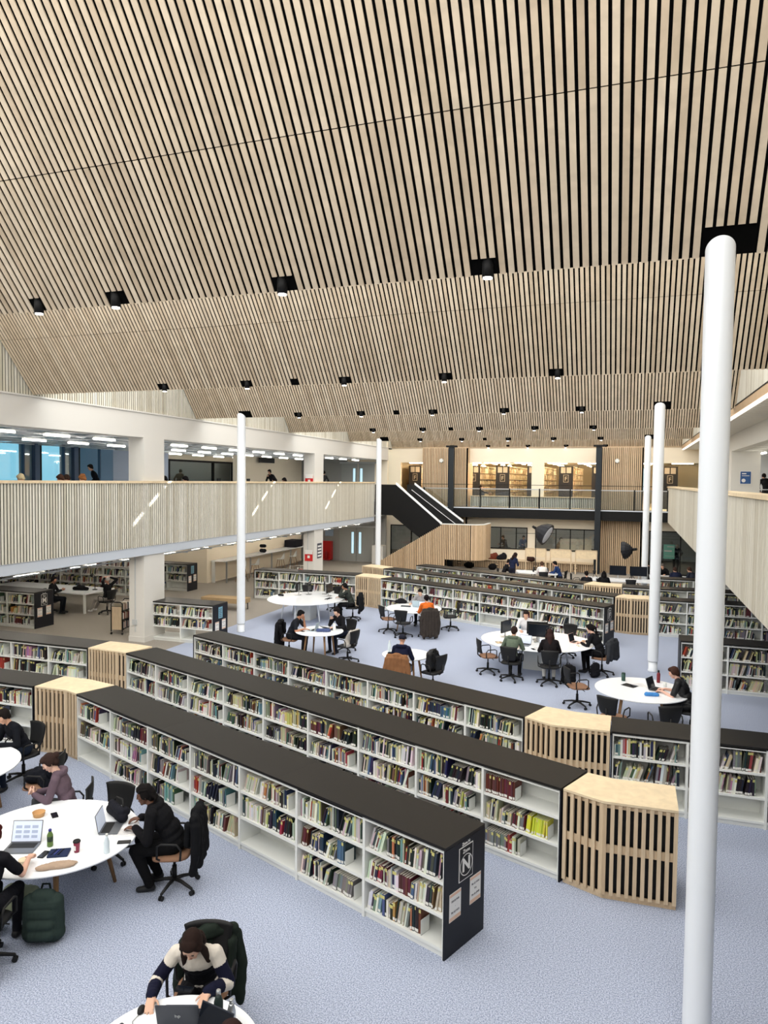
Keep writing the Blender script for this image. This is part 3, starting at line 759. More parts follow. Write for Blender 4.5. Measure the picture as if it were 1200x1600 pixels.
def corner(front, back, label, H=1.2):
    """solid-topped corner cabinet clad in upright birch slats; front/back are polylines left to right"""
    F = [Vector((*p, 0)) for p in front]; B = [Vector((*p, 0)) for p in back]
    c = (F[0] + F[-1]) / 2
    e = empty('slatted_corner_cabinet', c, 0, label, 'cabinet')
    F = [p - c for p in F]; B = [p - c for p in B]
    poly = [(p.x, p.y) for p in F] + [(p.x, p.y) for p in reversed(B)]
    MB().prism(poly, H - .03, H).build('birch_top', 'birch', e)
    inn = []
    mb = MB(); ms = MB()
    def line(P, s):
        for a, b in zip(P, P[1:]):
            d = b - a; L = d.length; M = Matrix.Translation(a) @ Matrix.Rotation(math.atan2(d.y, d.x), 4, 'Z')
            for z0, z1 in ((0, .075), (.565, .665), (H - .09, H - .032)): mb.box(0, L, s * .032, s * .05, z0, z1, 0, M=M)
            n = max(2, round(L / .083)); st_ = (L - .045) / (n - 1) if n > 1 else L
            for i in range(n):
                wd = .045
                for z0, z1 in ((.06, H - .035),): ms.box(i * st_, i * st_ + wd, min(0, s * .03), max(0, s * .03), z0, z1, 0, M=M)
    line(F, 1); ms.build('front_slats', 'birch_slat', e); ms = MB(); line(B, -1); ms.build('rear_slats', 'birch_slat', e)
    mb.build('cross_rails', 'birch_slat', e)
    k = .10
    core = [(p.x, p.y + .09) for p in F] + [(p.x, p.y - .09) for p in reversed(B)]
    MB().prism(core, .02, H - .035).build('dark_core', 'black', e)
    FOOT.append([Vector((p[0] + c.x, p[1] + c.y)) for p in poly])
    return e
# row nearest the viewer
arm((-14.4, 10.26), (-10.19, 10.26), 4, 'nearest row, left wing', 'nearest row left wing', styles={(3, 1): ('mix', .3), (3, 0): ('mix', .6)}, endR=True, seams=2)
corner([(-10.14, 10.26), (-9.45, 10.27), (-9.12, 10.16)], [(-10.14, 10.98), (-9.5, 10.98), (-8.86, 10.84)], 'birch-topped slatted corner cabinet in the nearest row, behind the woman in the mauve hoodie')
arm((-9.10, 10.155), (-1.735, 7.18), 7, 'nearest row, long centre run', 'nearest row', empt={(0, 0), (4, 0)}, endR='N', seams=3, fill=(.68, .97),
    styles={(0, 2): ('mix', .62), (0, 1): ('mix', .97), (1, 2): ('mix', .93), (2, 1): ('mix', .7), (2, 0): ('series', .6), (6, 2): ('mix', .97), (6, 1): ('mix', .97), (6, 0): ('mix', .72), (5, 2): ('mix', .97), (5, 1): ('mix', .72), (5, 0): ('mix', .85), (4, 2): ('mix', .85), (4, 1): ('mix', .97), (3, 2): ('mix', .97)}, wt_label='long dark worktop on the nearest row, ending above the N sign')
# second row
arm((-19.0, 13.02), (-11.38, 13.02), 7, 'second row, left wing', 'left wing of the second row', endR=True, seams=3)
corner([(-11.35, 13.02), (-10.55, 12.98), (-10.28, 12.94)], [(-11.35, 13.73), (-10.6, 13.72), (-10.12, 13.64)], 'birch-topped slatted corner cabinet in the second row, left end of its long run')
arm((-10.26, 12.935), (-.74, 9.115), 9, 'second row, long centre run', 'second row', endR=True, seams=4, fill=(.8, .98), empt=set(),
    styles={(8, 2): ('maroon', .42), (8, 1): ('yellow', .86), (8, 0): ('neat', .5), (7, 0): ('mix', .95)}, wt_label='long dark worktop on the second row from the viewer')
corner([(-.70, 9.10), (-.22, 8.90), (.62, 8.93)], [(-.44, 9.72), (-.1, 9.63), (.62, 9.67)], 'largest birch-topped slatted corner cabinet, close to the big white column')
# third row
arm((-9.94, 15.02), (-1.56, 11.71), 8, 'third row, long centre run', 'third row', endL=True, endR=True, seams=3, fill=(.85, .98), wt_label='long dark worktop on the third row, beside the study tables')
corner([(-1.53, 11.70), (-1.07, 11.46), (-.21, 11.49)], [(-1.27, 12.38), (-.77, 12.26), (-.21, 12.26)], 'birch-topped slatted corner cabinet in the third row, in front of the empty chair')
arm((-.17, 11.5), (4.1, 11.56), 4, 'third row, right wing', 'right wing of the third row', endL=True, seams=2, empt={(0, 0), (1, 0)}, fill=(.9, .98))
# right-hand cases behind the big column
arm((1.25, 18.8), (5.4, 18.8), 4, 'right-hand case behind the big column', 'case behind the big column', endL=True, seams=2)
# left, near the pillar
arm((-14.0, 18.72), (-11.74, 18.72), 2, 'short bookcase beside the white pillar', 'case beside the pillar', endR='blue', seams=1, empt={(0, 0), (1, 0)}, closed=False, dp=.8)
arm((-23.0, 18.62), (-18.38, 18.62), 4, 'bookcase with the M sign under the left gallery', 'case with the M sign', endR='M', seams=2, dp=.8)
arm((-21.6, 27.28), (-18.4, 27.28), 3, 'bookcase under the gallery near the counter', 'case near the counter', endR='blue', seams=1, empt={(2, 0)}, dp=.75)
# far side of the study area
arm((-14.85, 26.9), (-10.32, 26.9), 4, 'far row, left wing', 'left wing of the far row', endL=True, endR=True, seams=2, dp=.8)
corner([(-10.25, 26.72), (-9.7, 26.66), (-9.1, 26.42)], [(-10.25, 27.6), (-9.6, 27.5), (-8.85, 27.1)], 'birch-topped slatted corner cabinet beside the man at the monitor table')
arm((-9.07, 26.40), (-.68, 23.05), 8, 'far row, long centre run', 'far row behind the study tables', endR='F', seams=3, fill=(.8, .97), empt={(4, 0)}, styles={(0, 2): ('series', .95)}, wt_label='long dark worktop on the far row behind the round tables')
corner([(-11.2, 30.0), (-10.6, 29.72), (-10.05, 29.45)], [(-11.0, 30.7), (-10.4, 30.5), (-9.8, 30.15)], 'small birch-topped slatted cabinet just left of the slatted landing, farther of two')
arm((-9.98, 29.42), (-.46, 25.33), 9, 'second far row, centre run', 'second far row', seams=3, endR=True, wt_label='long dark worktop on the second of the far rows')
corner([(-.40, 25.25), (.1, 25.1), (.67, 25.15)], [(-.2, 26.0), (.2, 25.9), (.67, 25.95)], 'birch-topped slatted corner cabinet directly left of the middle white column')
arm((.72, 25.15), (5.1, 25.15), 4, 'second far row, right wing', 'right wing of the second far row', endL=True, seams=2)
arm((-9.04, 31.2), (-1.62, 28.07), 7, 'last far row, centre run', 'last far row', seams=2, endL=True, wt_label='long dark worktop on the farthest bookcase row')
corner([(-1.58, 28.05), (-1.0, 27.85), (-.22, 27.8)], [(-1.3, 28.85), (-.9, 28.65), (-.22, 28.6)], 'birch-topped slatted corner cabinet in front of the far desks')
arm((-.19, 27.8), (4.2, 27.85), 4, 'last far row, right wing', 'right wing of the last far row', endL=True, seams=1)
arm((1.15, 30.8), (5.0, 30.9), 3, 'farthest right bookcase', 'farthest right bookcase', endL=True, seams=1)
# tall wall of books under the left gallery
for j in range(3):
    u = arm((-27.0, 25.3), (-18.95, 25.3), 7, 'book wall under the left gallery', 'book wall', worktop=False, dp=.5) if j == 0 else None
for i in range(7):
    e = empty('bookcase', (-27.0 + i * 1.15, 25.3, 1.2), 0, ORD[i] + ' upper bay from the left of the book wall under the gallery', 'bookcase', 'book wall upper bays')
    for nm, m in (('side_panel', MB().box(0, .02, 0, .5, 0, 1.1)), ('side_panel', MB().box(1.1, 1.12, 0, .5, 0, 1.1)), ('shelf', MB().box(.02, 1.1, 0, .5, 0, .02)), ('shelf', MB().box(.02, 1.1, 0, .5, .36, .38)), ('shelf', MB().box(.02, 1.1, 0, .5, .72, .74)), ('shelf', MB().box(.02, 1.1, 0, .5, 1.08, 1.1)), ('back_panel', MB().box(.02, 1.1, .4, .42, .02, 1.08))): m.build(nm, 'white_metal', e)
    for z in (1.22, 1.58, 1.94): fill_shelf(Matrix.Translation((-27.0 + i * 1.15, 25.3, 0)), .03, 1.09, z, .32, ('', '', '', ''), .95)
# books in the upper stacks
for s_ in STK:
    for side in ((1,) if s_[0] < 0 else (-1,)):
        for i in range(6):
            M = Matrix.Translation((s_[0] + side * .4, 45.0 if side > 0 else 55.0, F1 - .3)) @ Matrix.Rotation(side * PI / 2, 4, 'Z')
            x = .05
            while x < 9.9:
                t = rb.uniform(.025, .06); h = rb.uniform(.2, .31); cc = rb.choices([(232, 220, 190), (244, 240, 226), (170, 120, 84), (70, 70, 78), (214, 194, 156), (140, 60, 56)], (5, 6, 1.6, 1.2, 4, .8))[0]
                if rb.random() < .06: x += .12
                BOOKS.append(dict(M=M @ Matrix.Translation((x, .02, .085 + i * .395)), w=t, h=h, d=.2, c=cc, yl=False, wl=False, cn='', k=0, where=('', '', '', ''), lean=False)); x += t + .003
# which books show largest
def proj(p):
    q = p - CAM; z = q.dot(FV)
    return (600 + FPX * q.dot(RV) / z, 800 - FPX * q.dot(UV) / z, z) if z > .1 else (0, -1e4, 1)
def inpoly(x, y, P):
    c = False; n = len(P)
    for i in range(n):
        a, b = P[i], P[(i + 1) % n]
        if (a[1] > y) != (b[1] > y) and x < (b[0] - a[0]) * (y - a[1]) / (b[1] - a[1]) + a[0]: c = not c
    return c
def hidden(p):
    d = p - CAM; t0 = (CAM.z - 1.2) / (CAM.z - p.z) if p.z < 1.2 else 1
    for i in range(1, 9):
        t = t0 + (1 - t0) * (i - .5) / 8.3; q = CAM + d * t
        if t > .985: break
        if any(inpoly(q.x, q.y, P) for P in FOOT): 
            if (q - p).length > .5: return True
    return False
for b in BOOKS:
    p = b['M'] @ Vector((b['w'] / 2, 0, b['h'] * .6)); x, y, z = proj(p)
    b['a'] = b['w'] * b['h'] / z / z if (0 < x < 1196 and 0 < y < 1598 and b['k'] and not hidden(p)) else 0
srt = sorted(BOOKS, key=lambda b: -b['a']); top = srt[:300]; ids = set(id(b) for b in top)
big = MB(); big.col = True
for b in BOOKS:
    if id(b) in ids:
        m = MB(); m.col = True; book_geo(m, b['w'], b['h'], b['d'], b['c'], b['yl'], b['wl'])
        o = m.build('book', 'book_cover'); o.matrix_world = b['M']
        wh, bay, sh, row = b['where']
        sz = 'tall' if b['h'] > .25 else 'short' if b['h'] < .21 else ''
        th = 'thick' if b['w'] > .03 else 'slim' if b['w'] < .018 else ''
        d = ' '.join(x for x in (sz, th, 'leaning' if b['lean'] else '', b['cn'], 'book') if x)
        lb_ = '%s, %s, %s shelf, %s bay, %s' % (d, ORD[b['k'] - 1], sh, bay, wh)
        if len(lb_.replace('-', ' ').split()) > 16: lb_ = lb_.replace('tall ', '').replace('short ', '').replace('leaning ', '')
        tag(o, lb_, 'book', 'books on the %s shelf of the %s bay, %s' % (sh, bay, wh))
    else:
        book_geo(big, b['w'], b['h'], b['d'], b['c'], b['yl'] and b['a'] > 0, b['wl'] and b['a'] > 0, b['M'])
big.build('library_books', 'book_cover', label='all the smaller shelved books on the other library bookcases', cat='books', kind='stuff')
print('BOOKS', len(BOOKS), len(top), min(b['a'] for b in top))
# ------------------------------------------------------------------ chairs and tables
def aim(p, q): return math.atan2(-(q[0] - p[0]), q[1] - p[1])
def chair_parts():
    P = {}
    m = MB()
    for k in range(5):
        a = 2 * PI * k / 5 + .3; c, s_ = math.cos(a), math.sin(a)
        m.tube([(0, 0, .115), (c * .12, s_ * .12, .11), (c * .30, s_ * .30, .075)], [.026, .022, .016], 8)
        m.cyl((c * .30, s_ * .30, .08), (c * .30, s_ * .30, .05), .012, n=6)
    P['star_base'] = (m.mesh('star_base', 'black'), None)
    P['gas_column'] = (MB().cyl((0, 0, .1), (0, 0, .28), .03, .028, 12).cyl((0, 0, .27), (0, 0, .43), .016, n=10).cyl((-.0, .05, .42), (.24, .08, .40), .007, n=6).mesh('gas_column', 'black_metal'), None)
    for k in range(5):
        a = 2 * PI * k / 5 + .3; c, s_ = math.cos(a), math.sin(a); d = Vector((-s_, c, 0)); o = Vector((c * .30, s_ * .30, .028))
        P['caster%d' % k] = (MB().cyl(o - d * .024, o - d * .006, .028, n=12).cyl(o + d * .006, o + d * .024, .028, n=12).mesh('caster', 'black'), None)
    def seat(mt):
        m = MB(); pts = []
        for i in range(24):
            a = 2 * PI * i / 24; c, s_ = math.cos(a), math.sin(a)
            pts.append((.235 * math.copysign(abs(c) ** .55, c), .02 + .225 * math.copysign(abs(s_) ** .55, s_)))
        n = 24; vs = []
        for sc, z in ((.9, .425), (1, .44), (1, .462), (.93, .478), (.6, .482)): vs += [(x * sc, .02 + (y - .02) * sc, z - (max(0, y - .12) * .12)) for x, y in pts]
        m.add(vs, [(i * n + k, i * n + (k + 1) % n, (i + 1) * n + (k + 1) % n, (i + 1) * n + k) for i in range(4) for k in range(n)] + [tuple(range(n - 1, -1, -1)), tuple(range(4 * n, 5 * n))], 0, True)
        return m.mesh('seat', mt)
    P['seat_tan'] = (seat('seat_tan'), None); P['seat_black'] = (seat('black'), None)
    m = MB(); nu, nv = 11, 8; vs = []
    for off in (0, .018):
        for j in range(nv + 1):
            v = j / nv; hw = .15 + .075 * v ** .7; z = .55 + .36 * v
            for i in range(nu + 1):
                u = i / nu * 2 - 1; vs.append((hw * u, -.235 - .05 * v + .045 * u * u - off - .02 * math.sin(v * PI), z - .02 * (abs(u) ** 4) * (v > .9)))
    r = nu + 1; L = r * (nv + 1); fs = []
    for j in range(nv):
        for i in range(nu):
            a = j * r + i; fs.append((a, a + 1, a + r + 1, a + r)); fs.append((L + a + 1, L + a, L + a + r, L + a + r + 1))
    for i in range(nu): fs.append((i, L + i, L + i + 1, i + 1)); a = nv * r + i; fs.append((a, a + 1, L + a + 1, L + a))
    for j in range(nv): a = j * r; fs.append((a, a + r, L + a + r, L + a)); a = j * r + nu; fs.append((a, L + a, L + a + r, a + r))
    m.add(vs, fs, 0, True)
    P['backrest'] = (m.mesh('backrest', 'black'), None)
    P['back_support'] = (MB().tube([(0, -.05, .43), (0, -.2, .43), (0, -.275, .5), (0, -.285, .68)], .018, 8).mesh('back_support', 'black'), None)
    for s_ in (1, -1):
        P['arm%d' % s_] = (MB().tube([(.20 * s_, -.10, .44), (.265 * s_, -.12, .47), (.275 * s_, -.13, .60), (.275 * s_, -.08, .665), (.275 * s_, .10, .675), (.275 * s_, .145, .65), (.27 * s_, .15, .50), (.20 * s_, .12, .44)], .013, 8).mesh('armrest', 'black'), None)
    return P
CP = chair_parts()
def chair(x, y, rz, label, tan=False, grp='office chairs around the study tables', z=0, arms=True):
    e = empty('office_chair', (x, y, z), rz, label, 'chair', grp)
    for k, (me, _) in CP.items():
        if k == ('seat_black' if tan else 'seat_tan') or (k.startswith('arm') and not arms): continue
        nm = 'caster' if k.startswith('caster') else 'armrest' if k.startswith('arm') else 'seat' if k.startswith('seat') else k
        o = bpy.data.objects.new(nm, me); COL.objects.link(o); o.parent = e
    return e
def table(x, y, rx, ry, label, legs='oak_leg', nleg=4, rz=0, box=False, splay=.12, h=.74):
    e = empty('study_table', (x, y, 0), rz, label, 'table')
    MB().lathe([(.97, h - .03), (.995, h - .022), (1.0, h - .012), (.998, h - .003), (.99, h)], 72, 0, sx=rx, sy=ry, smooth=False).build('tabletop', 'table_white', e)
    for k in range(nleg):
        a = 2 * PI * (k + .5) / nleg; c, s_ = math.cos(a), math.sin(a)
        p0 = (c * rx * .55, s_ * ry * .55, h - .03); p1 = (c * (rx * .55 + splay), s_ * (ry * .55 + splay), 0)
        if legs == 'oak_leg': MB().cyl(p0, p1, .035, .02, 4).build('leg', legs, e)
        else: MB().cyl(p0, p1, .032, .022, 14).build('leg', legs, e)
    if legs == 'oak_leg':
        m = MB()
        for k in range(nleg):
            a = 2 * PI * (k + .5) / nleg; m.tube([(0, 0, h - .06), (math.cos(a) * rx * .55, math.sin(a) * ry * .55, h - .05)], .015, 6)
        m.build('under_frame', 'black_metal', e)
    if box: MB().rbox(-.3, .3, -.3, .3, 0, h - .03, .05).build('cable_box', 'white_metal', e)
    return e
# ------------------------------------------------------------------ people
def capsule(mb, a, b, ra, rb, n=12, m=4):
    a, b = Vector(a), Vector(b); d = b - a
    if d.length < 1e-5: d = Vector((0, 0, 1e-4))
    q = d.to_track_quat('Z', 'Y'); vs = []; rings = []
    for i in range(1, m + 1): t = PI / 2 * i / m; rings.append((a, ra * math.sin(t), -ra * math.cos(t)))
    for i in range(m): t = PI / 2 * i / m; rings.append((b, rb * math.cos(t), rb * math.sin(t)))
    for c, r, h in rings:
        for k in range(n):
            t = 2 * PI * k / n; vs.append(c + q @ Vector((r * math.cos(t), r * math.sin(t), h)))
    R = len(rings); vs += [a + q @ Vector((0, 0, -ra)), b + q @ Vector((0, 0, rb))]; L = R * n
    fs = [(i * n + k, i * n + (k + 1) % n, (i + 1) * n + (k + 1) % n, (i + 1) * n + k) for i in range(R - 1) for k in range(n)]
    fs += [(L, (k + 1) % n, k) for k in range(n)] + [(L + 1, (R - 1) * n + k, (R - 1) * n + (k + 1) % n) for k in range(n)]
    mb.add(vs, fs, 0, True)
def blob(prims, voxel, mats, name, smooth=2, wr=0, wscale=9, postag=None):
    """union of capsules ('c',a,b,ra,rb,tag) and ellipsoids ('e',centre,radii,matrix,tag) grown into one skin"""
    from mathutils import noise
    mb = MB()
    for p in prims:
        if p[0] == 'c': capsule(mb, p[1], p[2], p[3], p[4])
        else: mb.ell((0, 0, 0), p[2], 14, 0, Matrix.Translation(Vector(p[1])) @ p[3])
    me = mb.mesh('tmp', 'black'); o = bpy.data.objects.new('tmp', me); COL.objects.link(o)
    md = o.modifiers.new('r', 'REMESH'); md.mode = 'VOXEL'; md.voxel_size = voxel; md.use_smooth_shade = True
    if smooth: ms = o.modifiers.new('s', 'SMOOTH'); ms.factor = .5; ms.iterations = smooth
    dg = bpy.context.evaluated_depsgraph_get(); dg.update()
    out = bpy.data.meshes.new_from_object(o.evaluated_get(dg)); bpy.data.objects.remove(o); bpy.data.meshes.remove(me)
    out.name = name; out.materials.clear()
    n = len(out.polygons)
    if n == 0: return out
    co = np.empty(len(out.vertices) * 3); out.vertices.foreach_get('co', co); co = co.reshape(-1, 3)
    if wr:
        nr = np.empty(len(out.vertices) * 3); out.vertices.foreach_get('normal', nr); nr = nr.reshape(-1, 3)
        # folds in the cloth
        def fold(p):
            v = noise.noise(Vector(p) * wscale); w2 = noise.noise(Vector((p[0] * wscale * 2.3, p[1] * wscale * 2.3, p[2] * wscale * .9)) + Vector((5, 3, 1)))
            return v * .6 + (1 - abs(w2) * 2) * .6
        tg = [p[-1] for p in prims]
        if any(t in ('skin',) for t in tg):
            w_ = (nearest(prims, co, clothonly=True)).astype(float)
        else: w_ = np.ones(len(co))
        ds = np.array([fold(p) for p in co]) * wr * w_
        co = co + nr * ds[:, None]; out.vertices.foreach_set('co', co.ravel())
    tags = []
    for p in prims:
        if p[-1] not in tags: tags.append(p[-1])
    for t in tags: out.materials.append(MATS[mats[t]])
    if len(tags) > 1 or postag:
        c = np.empty(n * 3); out.polygons.foreach_get('center', c); c = c.reshape(-1, 3)
        idx = nearest(prims, c); ti = np.array([tags.index(prims[i][-1]) for i in idx])
        if postag:
            ti, extra = postag(c, idx, ti, tags)
            for t in extra: out.materials.append(MATS[t])
        out.polygons.foreach_set('material_index', ti.astype(np.int32))
    out.polygons.foreach_set('use_smooth', np.ones(n, dtype=bool)); out.update()
    return out
def nearest(prims, c, clothonly=False):
    best = np.full(len(c), 1e9); idx = np.zeros(len(c), int)
    for i, p in enumerate(prims):
        if p[0] == 'c':
            a, b = np.array(p[1]), np.array(p[2]); d = b - a; L = max(d @ d, 1e-9); t = np.clip((c - a) @ d / L, 0, 1)
            ds = np.linalg.norm(c - (a + t[:, None] * d), axis=1) - (p[3] + (p[4] - p[3]) * t)
        else:
            Mi = np.array(p[3].inverted().to_3x3()); q = (c - np.array(p[1])) @ Mi.T; r = np.array(p[2]); k = np.linalg.norm(q / r, axis=1); ds = (k - 1) * r.min()
        s_ = ds < best; best[s_] = ds[s_]; idx[s_] = i
    if clothonly: return np.array([prims[i][-1] not in ('skin', 'shoe') for i in idx])
    return idx
def ik(S, W, l1, l2, pole):
    S, W = Vector(S), Vector(W); d = W - S; D = d.length; mx = (l1 + l2) * .995
    if D > mx: W = S + d * (mx / D); d = W - S; D = mx
    a = (l1 * l1 - l2 * l2 + D * D) / (2 * D); h = math.sqrt(max(0, l1 * l1 - a * a)); u = d.normalized()
    p = Vector(pole); p = (p - u * p.dot(u)).normalized()
    return S + u * a + p * h, W
def hand(pr, W, fwd, nrm, side, curl=.5, s=1, fr=.0085):
    """palm, four unequal bent fingers, thumb from the side of the palm; side +1 = thumb towards +x when fwd=+y, nrm=-z"""
    f = Vector(fwd).normalized(); n = Vector(nrm); n = (n - f * n.dot(f)).normalized(); x = f.cross(n) * -side
    W = Vector(W)
    for o in (-.026, -.009, .009, .026): pr.append(('c', W + x * o * .6 * s, W + f * .082 * s + x * o * s, .015 * s, .0125 * s, 'skin'))
    for i, (o, L) in enumerate(((.028, .068), (.0095, .076), (-.0095, .072), (-.028, .056))):
        b = W + f * .085 * s + x * o * s; d1 = (f * math.cos(curl * .6) + n * math.sin(curl * .6) + x * o * 3).normalized(); d2 = (f * math.cos(curl * 1.5) + n * math.sin(curl * 1.5) + x * o * 2).normalized(); d3 = (f * math.cos(curl * 2.3) + n * math.sin(curl * 2.3)).normalized()
        c1 = b + d1 * L * .48 * s; c2 = c1 + d2 * L * .3 * s; c3 = c2 + d3 * L * .26 * s
        pr.append(('c', b, c1, fr * 1.08, fr, 'skin')); pr.append(('c', c1, c2, fr, fr * .93, 'skin')); pr.append(('c', c2, c3, fr * .93, fr * .82, 'skin'))
    t0 = W + f * .022 * s + x * .024 * s; t1 = t0 + (f * .6 + x * .75 + n * .2).normalized() * .042 * s; t2 = t1 + (f * .9 + x * .35 + n * .25).normalized() * .032 * s
    pr.append(('c', t0, t1, fr * 1.5, fr * 1.15, 'skin')); pr.append(('c', t1, t2, fr * 1.15, fr * .9, 'skin'))
def cmat(rgb, cloth=True):
    n = 'cloth_%d_%d_%d' % rgb
    if n not in MATS: mat(n, rgb, .9 if cloth else .55, spec=.15 if cloth else .4, var=.12, scale=14)
    return n
def hair_geo(style, M, vx, mats):
    pr = []
    I = Matrix.Identity(4)
    R3 = M.to_3x3().to_4x4()
    def E(c, r): pr.append(('e', M @ Vector(c), r, R3, 'h'))
    def C(a, b, ra, rb_): pr.append(('c', M @ Vector(a), M @ Vector(b), ra, rb_, 'h'))
    if style == 'cap':
        E((0, -.012, .045), (.088, .103, .082)); C((-.05, .08, .05), (.05, .08, .05), .018, .018); C((-.03, .12, .04), (.03, .12, .04), .014, .014)
    elif style == 'hoodup':
        E((0, -.03, .02), (.10, .105, .13)); E((0, -.04, -.09), (.11, .09, .07))
    else:
        E((0, -.022, .036), (.083, .094, .096)); E((0, .035, .078), (.068, .058, .045))
        for s_ in (1, -1): E((.068 * s_, -.012, .02), (.020, .052, .055))
        E((0, -.06, -.02), (.066, .045, .07))
    if style in ('long', 'longfront'):
        for s_ in (1, -1):
            C((.072 * s_, .01, .03), (.088 * s_, .01, -.09), .026, .032); C((.088 * s_, .01, -.09), (.10 * s_, .035, -.24), .032, .020)
            if style == 'longfront' and s_ > 0: C((.09, .03, -.15), (.11, .09, -.34), .034, .016)
        E((0, -.07, -.08), (.085, .045, .13)); C((0, -.08, -.1), (0, -.10, -.26), .07, .045)
        C((-.02, .055, .085), (-.072, .04, .02), .022, .022); C((.01, .055, .085), (.072, .04, .02), .022, .022)
    if style == 'bun': E((0, -.115, .04), (.042, .045, .042)); C((0, -.09, .0), (.02, -.10, -.05), .02, .008)
    if style == 'topbun': E((0, -.06, .13), (.04, .04, .035))
    if style == 'pony': C((0, -.10, .05), (0, -.15, -.02), .03, .035); C((0, -.15, -.02), (0, -.13, -.20), .035, .015)
    if style == 'curly':
        r_ = random.Random(3)
        for i in range(26):
            a = r_.uniform(0, 2 * PI); t = r_.uniform(.1, 1.4); E((.085 * math.sin(t) * math.cos(a), -.015 + .095 * math.sin(t) * math.sin(a) - .01, .03 + .10 * math.cos(t)), (.026, .026, .026))
    if style == 'braids':
        for i in range(9):
            x = -.075 + .15 * i / 8; h = math.sqrt(max(0, 1 - (x / .088) ** 2))
            P_ = [(x, .075 * h, .075 * h + .03), (x * 1.02, .02, .035 + .105 * h), (x, -.06, .03 + .09 * h), (x * .85, -.105 * h - .01, .03), (x * .7, -.12, -.05), (x * .7, -.10, -.10)]
            for a, b in zip(P_, P_[1:]): C(a, b, .0115, .0115)
    return blob(pr, vx, mats, 'hair', 1, wr=.0015 if vx < .01 else 0, wscale=60)
def person(loc, rz, label, kind='sit', seat=.49, lean=14, bow=10, headp=20, heady=0, hr=0, hands=None, top=(30, 30, 34), pants=(30, 32, 38), skin=(206, 160, 134), hairc=(28, 22, 20), hair='short', shoes=(22, 22, 24),
           vx=.014, sc=1.0, bulk=1.0, knees=None, short=False, hood=False, stripe=None, curl=.5, group=None, z0=0, handdir=None, phones=False, twist=0, cat='person', feet=None):
    pr = []; V = Vector
    ln = math.radians(lean); bw = math.radians(lean + bow)
    st = kind == 'stand'
    P = V((0, -.04, seat + .08)) if not st else V((0, 0, .93))
    A = V((0, math.sin(ln), math.cos(ln))); B = V((0, math.sin(bw), math.cos(bw)))
    Wst = P + A * .17; Ch = Wst + B * .20; N = Ch + B * .15
    Rl = Matrix.Rotation(-ln, 4, 'X'); Rb = Matrix.Rotation(-bw, 4, 'X')
    b = bulk
    pr += [('e', P, (.165 * b, .125 * b, .12), Rl, 'pants' if not st else 'pants'), ('e', Wst, (.148 * b, .108 * b, .13), Rl, 'top'), ('e', Ch - B * .02, (.168 * b, .115 * b, .19), Rb, 'top'),
           ('e', P + A * .08, (.155 * b, .118 * b, .09), Rl, 'top')]
    sh = []
    tw = math.radians(twist)
    for s_ in (1, -1):
        S = Ch + B * .105 + V((.165 * s_ * (b * .5 + .5), 0, 0)); sh.append(S)
        pr.append(('c', Ch + B * .135 + V((.04 * s_, 0, 0)), S, .055 * b, .06 * b, 'top'))
    hd = bw * .6 + math.radians(headp) * .45
    nk = V((0, math.sin(hd), math.cos(hd)))
    pr.append(('c', N - B * .02, N + nk * .07, .052, .048, 'skin'))
    HM = Matrix.Translation(N + nk * .155 + V((0, .012, 0))) @ Matrix.Rotation(math.radians(heady), 4, 'Z') @ Matrix.Rotation(-math.radians(headp), 4, 'X') @ Matrix.Rotation(math.radians(hr), 4, 'Y')
    H3 = HM.to_3x3().to_4x4(); h = lambda x, y, z: HM @ V((x, y, z))
    pr += [('e', h(0, -.008, .03), (.074, .092, .088), H3, 'skin'), ('e', h(0, .028, -.03), (.058, .062, .078), H3, 'skin'), ('c', h(-.022, .058, -.085), h(.022, .058, -.085), .02, .02, 'skin'),
           ('c', h(0, .088, .018), h(0, .102, -.018), .009, .013, 'skin'), ('c', h(-.03, .078, .03), h(.03, .078, .03), .013, .013, 'skin'),
           ('c', h(-.018, .083, -.052), h(.018, .083, -.052), .009, .009, 'skin')]
    for s_ in (1, -1): pr += [('c', h(.073 * s_, -.008, .018), h(.079 * s_, -.018, -.02), .011, .008, 'skin'), ('e', h(.038 * s_, .055, -.01), (.028, .03, .03), H3, 'skin')]
    if hood:
        for i in range(7):
            a = PI * i / 6; pr.append(('e', N + V((math.cos(a) * .095, -.03 - math.sin(a) * .065, .005 + math.sin(a) * .01)), (.05, .045, .045), Matrix.Identity(4), 'top'))
    # legs
    for k, s_ in enumerate((1, -1)):
        Hp = P + V((.088 * s_, .02, -.02))
        if st:
            K = V((.10 * s_, .04, .5)); An = V((.10 * s_, -.02, .09))
            if feet: An = V(feet[k]); K = (Hp + An) / 2 + V((0, .05, 0))
        else:
            K = V((.12 * s_, .40, seat + .05)); An = V((.12 * s_, .36, .10))
            if knees: K, An = V(knees[k][0]), V(knees[k][1])
        pr += [('c', Hp, K, .088 * b, .062 * b, 'pants'), ('c', K, An, .060 * b, .045 * b, 'pants'), ('c', An + V((0, -.03, -.045)), An + V((.01 * s_, .13, -.062)), .042, .034, 'shoe')]
    # arms
    hs = hands or ((.14, .42, .78), (-.14, .42, .78))
    ends = []
